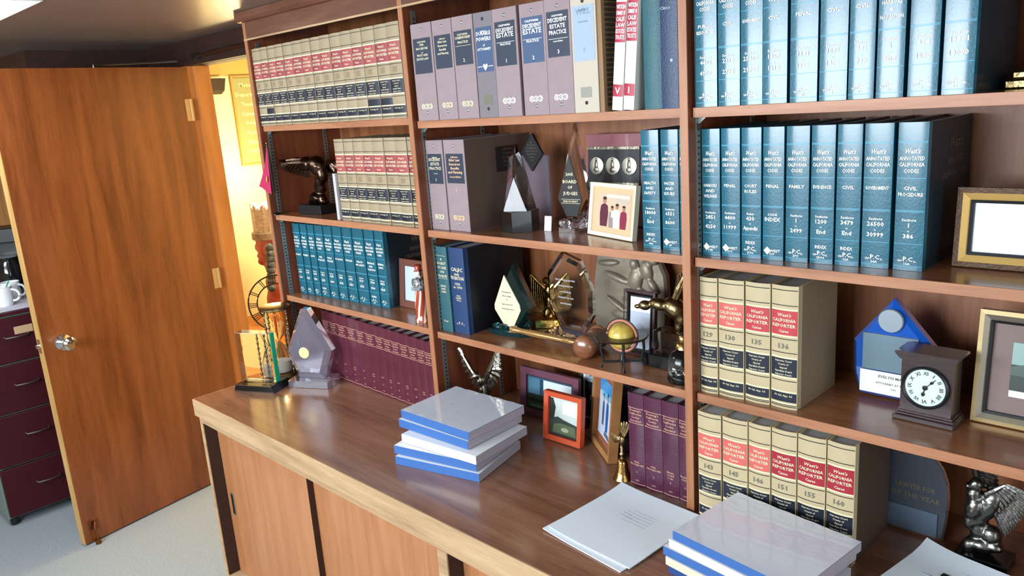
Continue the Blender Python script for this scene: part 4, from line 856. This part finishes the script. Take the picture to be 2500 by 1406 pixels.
# ------------------------------------------------------------ eagle statues
def eagle(label, loc, rz, m, body, wings, base=None, voxel=.003, name='eagle_statue', sc=1):
    t = thing(name, label, 'statue', loc, rz); t.scale = (sc, sc, sc)
    mb = MB()
    for e in body: mb.ell(*e[:2], *(e[2:] or [(0, 0, 0)]), n=12)
    remesh(mb.build('body', m, t), voxel)
    for w_ in wings:     # (root, tip, feather dir at root, at tip, len root, len tip, count, width, normal)
        ro, ti, d0, d1, l0, l1, n, fw_, nr = w_
        mb = MB(); ro, ti, d0, d1 = map(Vector, (ro, ti, d0, d1))
        mb.tube([ro, ro.lerp(ti, .5)+Vector(nr)*.002, ti], [fw_*.55, fw_*.5, fw_*.3], 8)
        for i in range(n):
            f = i/(n-1); mb.feather(ro.lerp(ti, f), d0.lerp(d1, f), l0+(l1-l0)*f, fw_, nr, t=.0016)
            if i % 2 == 0: mb.feather(ro.lerp(ti, f)+Vector(nr)*.0025, d0.lerp(d1, f), (l0+(l1-l0)*f)*.55, fw_*.9, nr, t=.0016)
        mb.build('wing', m, t, smooth=0)
    if base:
        for nm_, bb, bm in base: MB().box(*bb, c=.0015).build(nm_, bm, t)
    return t
# bronze eagle, left bay
eagle('dark bronze eagle statue with spread wings on a black base, second left shelf', (-.720, .105, SH[0][1]+.0005), .10, m_bronze,
      [((.030, 0, .075), (.016, .018, .045), (0, .2, 0)), ((.040, -.005, .125), (.020, .022, .042), (0, .15, 0)), ((.034, -.005, .176), (.044, .036, .034), (0, .35, 0)), ((-.02, -.01, .182), (.058, .036, .028), (0, -.05, 0)), ((.058, -.005, .145), (.022, .024, .034)), ((.030, 0, .10), (.026, .024, .03)), ((.012, 0, .056), (.044, .032, .026)), ((-.015, -.01, .042), (.022, .016, .010)), ((.040, 0, .046), (.020, .022, .016)), ((.022, -.02, .058), (.02, .014, .014))],
      [((.01, -.022, .186), (-.075, -.05, .188), (-.15, .0, -1), (-1, -.15, -.25), .055, .050, 15, .022, (.1, -1, .3)), ((-.01, -.02, .196), (-.085, -.05, .198), (-.9, -.1, -.25), (-1, -.1, .05), .05, .042, 9, .02, (.1, -.3, 1)), ((.045, .01, .18), (.078, .045, .185), (.35, .2, -.9), (.9, .4, -.2), .045, .035, 8, .016, (-.3, -.7, .6))],
      [('base', (-.072, .058, -.035, .040, 0, .033), m_black2)])
# pennant on a black pole
t = thing('pennant_flag', 'small crimson pennant on a black pole at the left upright, second shelf', 'flag', (-.862, .012, SH[0][1]+.0005))
MB().lathe([(.0001, 0), (.014, 0), (.012, .006), (.003, .009), (.0001, .01)], n=16).tube([(0, 0, .008), (.004, -.004, .262)], .0026, 8).build('pole', m_black, t, smooth=60)
MB().ell((.004, -.004, .266), (.005, .005, .005)).build('finial', m_gold2, t, smooth=60)
vs = []; fs = []
pf = [(.002, .262, 0), (-.012, .20, -.006), (-.034, .145, -.016), (-.056, .108, -.022), (-.040, .104, -.020), (-.018, .088, -.014), (.0, .078, -.006)]
mb = MB(); a = [(x, y-.003, z) for x, z, y in pf]; b_ = [(x, y-.0045, z) for x, z, y in pf]; n = len(a)
mb.add(a+b_, [tuple(range(n)), tuple(range(2*n-1, n-1, -1))]+[(i, (i+1) % n, n+(i+1) % n, n+i) for i in range(n)]); mb.build('cloth', mat('crimson_cloth', '#a8194a', .7), t)
MB().ell((-.008, -.017, .135), (.0045, .0012, .012), (0, .2, 0)).build('gold_emblem', mat('yellow_thread', '#c79a3a', .6), t, smooth=60)
# patriotic figurine
t = thing('figurine', 'red white and blue striped figurine on the third left shelf', 'figurine', (-.098, .058, SH[0][2]+.0005))
m_st = mat('star_blue_glaze', '#23283c', .3, coat=.4, noise=(160, '#c9c9c4', .9))
N_ = 18; zs = [0, .01, .018, .03, .05, .07, .09, .105]; rs_ = [.026, .027, .021, .022, .023, .021, .019, .017]
vs = []; fs = []; mi = []
for j, z in enumerate(zs):
    for i in range(N_):
        a = 2*PI*i/N_+z*9; vs.append((rs_[j]*math.cos(a), rs_[j]*math.sin(a)*.85, z))
mb = MB(); mb.v = vs
for j in range(len(zs)-1):
    for i in range(N_): mb.f.append((j*N_+i, j*N_+(i+1) % N_, (j+1)*N_+(i+1) % N_, (j+1)*N_+i)); mb.m.append(i % 3 if i % 3 < 2 else 0)
mb.f.append(tuple(range(N_))[::-1]); mb.m.append(0)
mb.build('striped_skirt', [mat('copper_red_glaze', '#a8402c', .25, coat=.5), mat('cream_glaze', '#e6d8c0', .3, coat=.5)], t, smooth=60)
MB().lathe([(.0001, .104), (.018, .105), (.021, .118), (.019, .135), (.012, .145), (.0001, .147)], n=18).build('star_bodice', m_st, t, smooth=60)
MB().ell((0, 0, .158), (.011, .011, .013)).build('head', mat('cream_glaze', '#e6d8c0', .3, coat=.5), t, smooth=60)
MB().lathe([(.0001, .166), (.015, .167), (.0105, .170), (.0115, .186), (.0001, .187)], n=18).build('hat', mat('copper_red_glaze', '#a8402c', .25), t, smooth=60)
MB().tube([(.012, -.006, .132), (.022, -.012, .15), (.014, -.01, .172)], [.006, .005, .004]).build('arm', m_st, t, smooth=60)
# gold winged statue
eagle('polished gold eagle with both wings raised, standing left of the octagonal award', (.292, .245, zc3+.0005), .55, m_gold,
      [((0, 0, .075), (.022, .02, .036)), ((0, -.006, .112), (.018, .017, .022)), ((-.004, -.012, .142), (.017, .016, .016)), ((-.008, -.028, .138), (.007, .010, .006)), ((-.012, -.006, .043), (.011, .012, .018)), ((.012, -.006, .043), (.011, .012, .018)), ((0, .004, .032), (.03, .018, .008)), ((0, .012, .05), (.018, .008, .025))],
      [((-.014, .004, .115), (-.058, .010, .160), (.0, 0, -1), (-.02, 0, -1), .075, .115, 15, .013, (0, -1, .0)), ((.014, .004, .115), (.058, .010, .163), (.0, 0, -1), (.02, 0, -1), .075, .115, 15, .013, (0, -1, .0))],
      [('base', (-.046, .046, -.026, .026, 0, .026), mat('rough_gold_block', '#cda75a', .35, 1, bump=(60, 2.0)))])
# gold eagle on crystal block
eagle('antique gold eagle swooping down with raised wing, perched on a clear block beside the upright', (.758, .150, zc3+.0005), 0, m_gold2,
      [((.038, -.005, .150), (.034, .026, .026), (0, .5, 0)), ((.0, -.018, .158), (.026, .018, .016), (0, .15, 0)), ((-.034, -.028, .153), (.017, .014, .013)), ((-.053, -.034, .149), (.010, .006, .006)), ((.055, 0, .13), (.02, .02, .03)), ((.05, -.004, .105), (.012, .012, .022))],
      [((.035, -.004, .160), (.065, .004, .235), (.3, 0, .7), (.5, .1, 1), .055, .040, 11, .018, (-.4, -.9, 0)), ((.025, .02, .165), (.045, .05, .225), (.0, .2, .8), (.3, .2, 1), .06, .04, 9, .018, (-.4, -.9, 0)), ((.065, .005, .13), (.10, .01, .125), (.6, 0, -.6), (.9, 0, -.2), .04, .035, 5, .014, (0, -1, 0))],
      [('base', (-.035, .085, -.045, .035, 0, .034), m_black), ('crystal_block', (-.012, .065, -.03, .02, .0343, .092), m_glass)])
# pewter eagle on the worktop, middle bay
eagle('pewter eagle statue with wings raised in a V behind the left book stack', (.132, .085, .0005), .25, m_silver,
      [((.0, 0, .075), (.014, .014, .034)), ((-.002, -.006, .112), (.011, .011, .016)), ((-.006, -.014, .128), (.009, .010, .009)), ((-.012, -.022, .125), (.004, .006, .004)), ((-.01, -.003, .042), (.008, .009, .018)), ((.012, -.003, .042), (.008, .009, .018)), ((0, 0, .022), (.028, .024, .012)), ((.004, .01, .05), (.01, .008, .03))],
      [((-.008, 0, .105), (-.052, .0, .172), (-.1, .1, -1), (-.75, .1, .75), .035, .022, 12, .012, (0, -1, .1)), ((.008, 0, .105), (.042, .0, .175), (.15, .1, -1), (.5, .1, .8), .035, .025, 12, .013, (0, -1, .1))],
      [('base', (-.034, .034, -.03, .03, 0, .014), m_black)], sc=1.24)
# eagle statue bottom right
eagle('dark pewter eagle statue with a fanned ribbed wing at the bottom right', (1.486, .190, .0005), 0, m_dsilver,
      [((-.014, 0, .105), (.020, .020, .036), (0, -.2, 0)), ((-.022, -.006, .142), (.016, .016, .020)), ((-.018, -.010, .168), (.014, .014, .014)), ((-.030, -.02, .165), (.008, .008, .006)), ((-.012, 0, .065), (.016, .016, .026)), ((-.004, 0, .036), (.030, .024, .018)), ((.02, -.004, .04), (.018, .016, .012)), ((-.024, -.01, .028), (.014, .014, .02)), ((-.02, -.012, .115), (.018, .016, .026), (0, .3, 0)), ((.004, .0, .125), (.022, .02, .04), (0, .4, 0)), ((.012, 0, .06), (.02, .018, .022)), ((-.026, -.01, .085), (.013, .012, .02))],
      [((.0, -.008, .150), (.030, -.006, .178), (.45, 0, -.95), (.9, .0, -.25), .088, .042, 16, .012, (-.2, -1, 0)), ((-.020, .0, .170), (-.030, .0, .222), (.75, .2, -.45), (.7, .3, .1), .045, .035, 10, .013, (-.4, -1, 0))],
      [('base', (-.045, .05, -.035, .035, 0, .018), m_black)])

# ------------------------------------------------------------ bound volumes and papers on the worktop
def bound(label, group, loc, rz, spine, w=.28, d=.218, h=.0235, top=None, cover=None, plastic=False, warp=0):
    t = thing('bound_transcript', label, 'bound volume', loc, rz, group)
    MB().box(-w/2, w/2, -d/2+.0005, d/2, .0008, h-.0012).build('page_block', m_pageg, t)
    MB().box(-w/2, w/2, -d/2-.0004, -d/2+.0004, 0, h, c=.0002).box(-w/2, w/2, -d/2+.0004, -d/2+.026, h-.0012, h-.0004).build('spine_tape', spine, t)
    n = 14; mb = MB(); vs = []
    for i in range(n+1):
        for j in (0, 1):
            x = -w/2+w*i/n; y = (-d/2+.001, d/2+.0005)[j]; z = h-.0008+(.0022*abs(math.sin(i*1.1+j))*warp if j else 0)
            vs += [(x, y, z), (x, y, z+.0008)]
    fs = []
    for i in range(n):
        a = 4*i; b_ = a+4; fs += [(a+1, b_+1, b_+3, a+3), (a, a+2, b_+2, b_), (a, b_, b_+1, a+1), (a+2, a+3, b_+3, b_+2)]
    fs += [(0, 1, 3, 2), (4*n, 4*n+2, 4*n+3, 4*n+1)]
    mb.add(vs, fs); mb.build('cover_sheet', top or m_paper, t, smooth=30)
    return t
m_sp = mat('blue_spine_tape', '#3b68a8', .45, bump=(300, .4)); m_spd = mat('deep_blue_spine_tape', '#28487f', .45)
m_clear = mat('glossy_cover_reflection_tone', '#cfd8e4', .12, coat=.8, coatr=.04)  # pale blue-white: the plastic's reflection is put into the base colour
G = 'blue bound transcripts in the left stack'
st = [(.250, -.132, .245, 'bottom'), (.240, -.126, .225, 'fourth from top'), (.262, -.115, .10, 'white-spined'), (.225, -.095, .05, 'second from top'), (.232, -.090, .03, 'topmost')]
zz = .0005
for i, (x, y, r, nm_) in enumerate(st):
    lb = ('thick blue-spined bound volume lying at the bottom of the left stack', 'blue-spined bound volume just below the white-spined one in the left stack', 'white-spined bound volume in the middle of the left stack', 'blue-spined bound volume just above the white-spined one in the left stack', 'blue-spined bound volume with glossy clear cover on top of the left stack')[i]
    t = bound(lb, G if i != 2 else None, (x, y, zz), r, m_wpaper if i == 2 else m_sp, h=.0240, top=m_clear if i == 4 else None, warp=.6 if i < 4 else 1)
    if i == 4:
        mb = MB()
        for k, (x_, y_, t_) in enumerate(((-.05, .03, 'IN THE COURT OF APPEAL'), (-.04, .0, 'REPORTER TRANSCRIPT'), (.03, -.03, 'VOLUME FOUR'))): 
            mb2 = MB(); text(mb2, t_, 0, 0, .004, .09); mb.add([(x_+a_[0], y_+a_[2], .0243) for a_ in mb2.v], mb2.f)
        mb.build('lettering', m_grayp, t)
    zz += .0262
G = 'bound transcripts in the right stack'
zz = .0005
for i in range(5):
    sp_ = (m_spd, m_spd, mat('cream_spine', '#d5cdb6', .5), m_sp, m_wpaper)[i] if i < 5 else m_sp
    lb = ('blue-spined bound volume at the very bottom of the right stack', 'cream-spined bound volume second from bottom of the right stack', 'blue-spined bound volume in the middle of the right stack', 'white-spined bound volume second from top of the right stack', 'blue-spined bound volume under a shiny clear cover topping the right stack')[i]
    spn = (m_spd, mat('cream_spine', '#d5cdb6', .5), m_sp, m_wpaper, m_sp)[i]
    x, y, r = ((1.172, -.146, -.13), (1.168, -.150, -.12), (1.160, -.146, -.10), (1.176, -.148, -.12), (1.184, -.146, -.12))[i]
    t = bound(lb, G if i in (0, 2, 4) else None, (x, y, zz), r, spn, h=.0187, top=m_clear if i == 4 else None, warp=.8)
    if i == 4:
        mb = MB()
        for x_, y_, t_ in ((-.07, .05, 'SUPERIOR COURT'), (-.06, .02, 'STATE OF CALIFORNIA'), (.02, .0, 'Plaintiff v. Defendant'), (.08, -.05, 'EXHIBIT LIST')):
            mb2 = MB(); text(mb2, t_, 0, 0, .004, .07); mb.add([(x_+a_[0], y_+a_[2], .01885) for a_ in mb2.v], mb2.f)
        mb.build('lettering', m_grayp, t)
        MB().box(.085, .138, .1094, .1130, .008, .0135, c=.0012).build('white_tab', m_wpaper, t)
    zz += .0207
def sheets(label, loc, rz, w, d, n=2, curl=.01, group=None, fan=.01, lines=True, m=None):
    t = thing('paper_sheets', label, 'papers', loc, rz, group)
    m = m or mat('cool_white_paper', '#dfeaf2', .6)
    for k in range(n):
        N1, N2 = 10, 8; vs = []; fs = []
        for i in range(N1+1):
            for j in range(N2+1):
                u, v = i/N1-.5, j/N2-.5; x = u*w; y = v*d
                z = k*.0035+curl*(max(0, v-.2)**2*2.2+max(0, -u-.1)**2*1.1)*(1+k*.5)
                vs += [(x, y, z), (x, y, z+.0025)]
        st_ = 2*(N2+1)
        for i in range(N1):
            for j in range(N2):
                a = i*st_+j*2; b_ = a+st_
                fs += [(a+1, b_+1, b_+3, a+3), (a, a+2, b_+2, b_)]
                if j == 0: fs.append((a, b_, b_+1, a+1))
                if j == N2-1: fs.append((a+2, a+3, b_+3, b_+2))
                if i == 0: fs.append((a, a+1, a+3, a+2))
                if i == N1-1: fs.append((b_, b_+2, b_+3, b_+1))
        MB().add(vs, fs).build('sheet', m, t, loc=(fan*(k-.5)*.3, fan*(k), 0), rot=(0, 0, .04*k-.05), smooth=30)
        if k == n-1 and lines:
            mb = MB(); zt = k*.0035+.0027
            def ln(x0, x1, y0, y1): mb.add([(x0, y0, zt), (x1, y0, zt), (x1, y1, zt), (x0, y1, zt)], [(0, 1, 2, 3)])
            for r in range(9):
                y = .108-.012*r; ln(-.085, -.085+.05+.012*((r*5) % 4), y, y+.0016); ln(-.02, .05+.01*((r*3) % 3), y-.003, y-.0018)
            mb.build('printed_lines', mat('faint_print', '#a4b1c0', .6), t, loc=(fan*(k-.5)*.3, fan*k, 0), rot=(0, 0, .04*k-.05))
    return t
sheets('loose white printed sheets lying between the two bound stacks', (.838, -.158, .0012), -.05, .240, .262, n=2, curl=.02, fan=.014)
t = sheets('white folded papers with dark rectangular marks lying at the bottom right', (1.464, .014, .0012), -.20, .20, .22, n=3, curl=.03, fan=.008, lines=False)
mb = MB()
for x_, y_ in ((-.02, .085), (.045, .085), (-.03, .045)): mb.add([(x_, y_, .0118), (x_+.03, y_, .0118), (x_+.03, y_+.013, .0118), (x_, y_+.013, .0118)], [(0, 1, 2, 3)])
mb.build('black_mark', m_black2, t)
mb = MB().box(-.095, .095, .030, .0312, .0112, .0122); mb.build('crease', mat('crease_grey', '#8fa0ac', .7), t)

# ------------------------------------------------------------ maroon file cabinet with mugs, behind the open door
t = thing('file_cabinet', 'dark maroon four-drawer file cabinet with grey-green side behind the open door', 'file cabinet', (-2.52, -.59, -.8))
m_fm = mat('oxblood_enamel', '#3c0f18', .5, spec=.25); m_fg = mat('grey_green_enamel', '#6f8078', .4)
MB().box(-.30, .298, -.23, .23, .04, .985).build('body', m_fg, t)
MB().box(-.31, .322, -.235, .235, .986, 1.0).build('top', m_fm, t)
for i, (z0, z1) in enumerate(((.05, .285), (.295, .53), (.54, .76), (.77, .975))):
    k = MB().box(.299, .32, -.222, .228, z0, z1, c=.003).build('drawer', m_fm, t)
    zz = (z0+z1)/2+.02
    MB().tube([(.32, -.09, zz), (.337, -.085, zz-.004), (.341, -.04, zz-.006), (.337, .005, zz-.004), (.32, .01, zz)], .0045, 8).build('handle', mat('dull_handle_metal', '#5e5152', .4, .7), k, smooth=60)
MB().box(.3202, .3212, -.045, .03, .895, .93).build('tape_label', mat('masking_tape', '#b89a74', .7), t)
mb = MB()
for x in (-.27, .27):
    for y in (-.2, .2): mb.lathe([(.0001, 0), (.02, 0), (.02, .03), (.012, .04), (.0001, .04)], (x, y, 0), 12)
mb.build('feet', m_black2, t)
MB().box(-.25, .29, -.22, .21, 0, .003).build('cabinet_cloth', mat('lilac_white_cloth', '#c9c4d2', .8), None, loc=(-2.52, -.59, .2008), label='pale lilac cloth spread over the top of the maroon file cabinet', cat='cloth')
m_mug = mat('white_ceramic', '#e4e8ea', .15, coat=.5)
for i, (x, y, lb) in enumerate(((-2.36, -.615, 'white ceramic mug with a green stirrer at the front of the cabinet top'), (-2.47, -.555, 'white ceramic mug standing behind the mug with the green stirrer'))):
    t = thing('mug', lb, 'mug', (x, y, .2042), .9-.2*i, 'white mugs on the cabinet')
    MB().lathe([(.0001, 0), (.034, 0), (.038, .006), (.041, .09), (.038, .09), (.034, .01), (.0001, .008)], n=32).build('cup', m_mug, t, smooth=50)
    MB().torus((.046, 0, .048), .026, .0055, ax='y', n=20, a0=-PI/2-.2, a1=PI/2+.2).build('handle', m_mug, t, smooth=60)
    if i == 0: MB().tube([(-.02, 0, .015), (.038, .0, .115)], .003, 8).build('stirrer', mat('green_plastic', '#2b9a78', .4), t, smooth=60)
t = thing('coffee_maker', 'black glass coffee maker behind the white mugs on the cabinet', 'coffee maker', (-2.66, -.50, .2042), 1.1)
MB().box(-.09, .09, -.06, .12, 0, .03, c=.004).box(-.09, .09, .05, .12, .0302, .33, c=.004).box(-.09, .09, -.06, .0498, .26, .33, c=.004).build('housing', m_black2, t)
MB().lathe([(.0001, .032), (.05, .034), (.062, .08), (.055, .14), (.04, .17), (.045, .185), (.0001, .186)], (0, -.012, 0), 24).build('carafe', mat('dark_carafe_glass', '#15171a', .05, coat=.6), t, smooth=50)

# ------------------------------------------------------------ the next room
t = thing('side_table', 'wooden side table carrying the bust in the yellow next room', 'table', (-2.72, .93, -.8))
MB().box(-.42, .42, -.30, .30, .43, .46).build('tabletop', w_jamb, t)
for x in (-.38, .38):
    for y in (-.26, .26): MB().box(x-.025, x+.025, y-.025, y+.025, 0, .4297).build('leg', w_jamb, t)
# painted bust
t = thing('chief_bust', 'painted bust in a grey feathered headdress, seen past the bookcase', 'bust', (-2.79, .985, -.339), -.85)
m_skin = mat('painted_clay_skin', '#b0615a', .5); m_fth = mat('grey_feather_paint', '#b4b6bb', .6, noise=(26, '#e6e6ea', .9, (1, 1, 5))); m_brd = mat('dark_blue_braid', '#2b3a52', .5, noise=(40, '#7d8ca0', .7))
mb = MB()
mb.ell((0, 0, .50), (.085, .10, .12)).ell((0, -.085, .50), (.018, .03, .035), (.3, 0, 0)).ell((0, -.078, .545), (.05, .02, .02)).ell((0, -.088, .447), (.028, .02, .014)).ell((0, -.075, .41), (.035, .03, .028)).ell((0, .0, .38), (.06, .065, .07)).ell((0, .02, .27), (.13, .085, .10)).ell((-.04, -.075, .52), (.016, .012, .009)).ell((.04, -.075, .52), (.016, .012, .009)).ell((-.085, 0, .49), (.012, .022, .035)).ell((.085, 0, .49), (.012, .022, .035)).ell((0, 0, .14), (.09, .08, .135))
remesh(mb.build('head_and_shoulders', m_skin, t), .009)
mb = MB()
for i in range(20):
    a = 2*PI*i/20; mb.feather((.085*math.sin(a), -.095*math.cos(a), .58), (math.sin(a)*.18, .12-.10*math.cos(a), 1), .19+.02*(i % 2), .05, (math.sin(a), -math.cos(a), .1), t=.006)
mb.build('feather_headdress', m_fth, t)
MB().lathe([(.094, .555), (.104, .56), (.104, .60), (.092, .61), (.094, .555)], n=28, M=Matrix.Diagonal((1, 1.12, 1, 1))).build('headband', mat('banded_headband', '#7d7573', .6, noise=(60, '#b3aca4', .8, (1, 1, 6))), t, smooth=50)
for sx in (-1, 1):
    mb = MB()
    for j in range(8): mb.ell((sx*(.094+.003*j), .02-.002*j, .51-.036*j), (.024, .030, .030), (0, .3*(-1)**j, 0), n=10)
    mb.build('braid', m_brd, t, smooth=70)
# wrought ring clock
t = thing('ring_clock', 'openwork iron ring clock with roman numerals in front of the painted bust', 'clock', (-2.565, .855, -.339), .95)
mb = MB(); C0 = .185
mb.torus((0, 0, C0), .178, .005, n=48, k=6).torus((0, 0, C0), .125, .0045, n=48, k=6); mb.build('rings', m_black2, t, smooth=60)
for i in range(12):
    mb = MB(); a = i*PI/6
    for k in range((2, 1, 2, 3, 3, 2, 2, 3, 4, 3, 2, 2)[i]):
        b_ = a+(k-1)*.075; mb.tube([(.125*math.sin(b_), 0, C0+.125*math.cos(b_)), (.178*math.sin(b_), 0, C0+.178*math.cos(b_))], .0028, 6)
    mb.build('numeral', m_black2, t)
MB().box(-.07, .07, -.02, .02, 0, .0055).build('foot', m_black2, t)
# lettered board, speaker
t = thing('wall_board', 'olive green lettered board hanging on the yellow wall beyond the doorway', 'board', (-3.2, 1.43, .68))
MB().box(.001, .012, -.35, .37, 0, .56).build('panel', mat('olive_board', '#8d9468', .6), t)
fr = MB().box(.001, .02, -.365, -.3505, -.012, .572).box(.001, .02, .3705, .385, -.012, .572).box(.001, .02, -.35, .37, .5605, .572).box(.001, .02, -.35, .37, -.012, -.0005); fr.build('frame', mat('oak_board_frame', '#a58a4a', .5), t)
for r in range(8):
    mb = MB()
    for k in range(2): text(mb, (('Monday', 'Trial call'), ('Department', 'Courtroom'), ('Tuesday', 'Motions'), ('Calendar', 'Hearings'), ('Friday', 'Settlement'), ('Notes', 'Pending'), ('Filings', 'Clerk'), ('Office', 'Hours'))[r][k], -.245+.34*k, .50-.062*r, .026, .20)
    mb.build('written_row', mat('pale_chalk', '#e3dfae', .7), t, loc=(.0125, 0, 0), rot=(0, 0, PI/2))
t = thing('wall_speaker', 'small dark wedge-shaped wall speaker high beside the lettered board', 'speaker', (-3.2, .955, 1.14))
MB().prism([(.001, 0), (.05, .02), (.085, .095), (.001, .095)], -.045, .045, 'y').build('housing', mat('dark_brown_plastic', '#2e2419', .5), t)
MB().box(.03, .05, -.035, .035, .0955, .0985).build('grille', m_black2, t)

# tag small joined print as stuff
for o in bpy.data.objects:
    n = o.name.split('.')[0]
    if n in ('lettering', 'side_lettering', 'gilt_band', 'ruled_band', 'ridge', 'numerals', 'printed_lines', 'written_row', 'ribbed_side', 'relief', 'emblem', 'rivet', 'hands', 'red_band', 'shelf_standard', 'photograph', 'silver_scene', 'relief_figures', 'wing', 'black_mark', 'eagle_finial', 'heart_ornament', 'feather_headdress', 'braid', 'silver_line', 'silver_rail', 'volume_label') and o.parent is not None:
        o['kind'] = 'stuff'
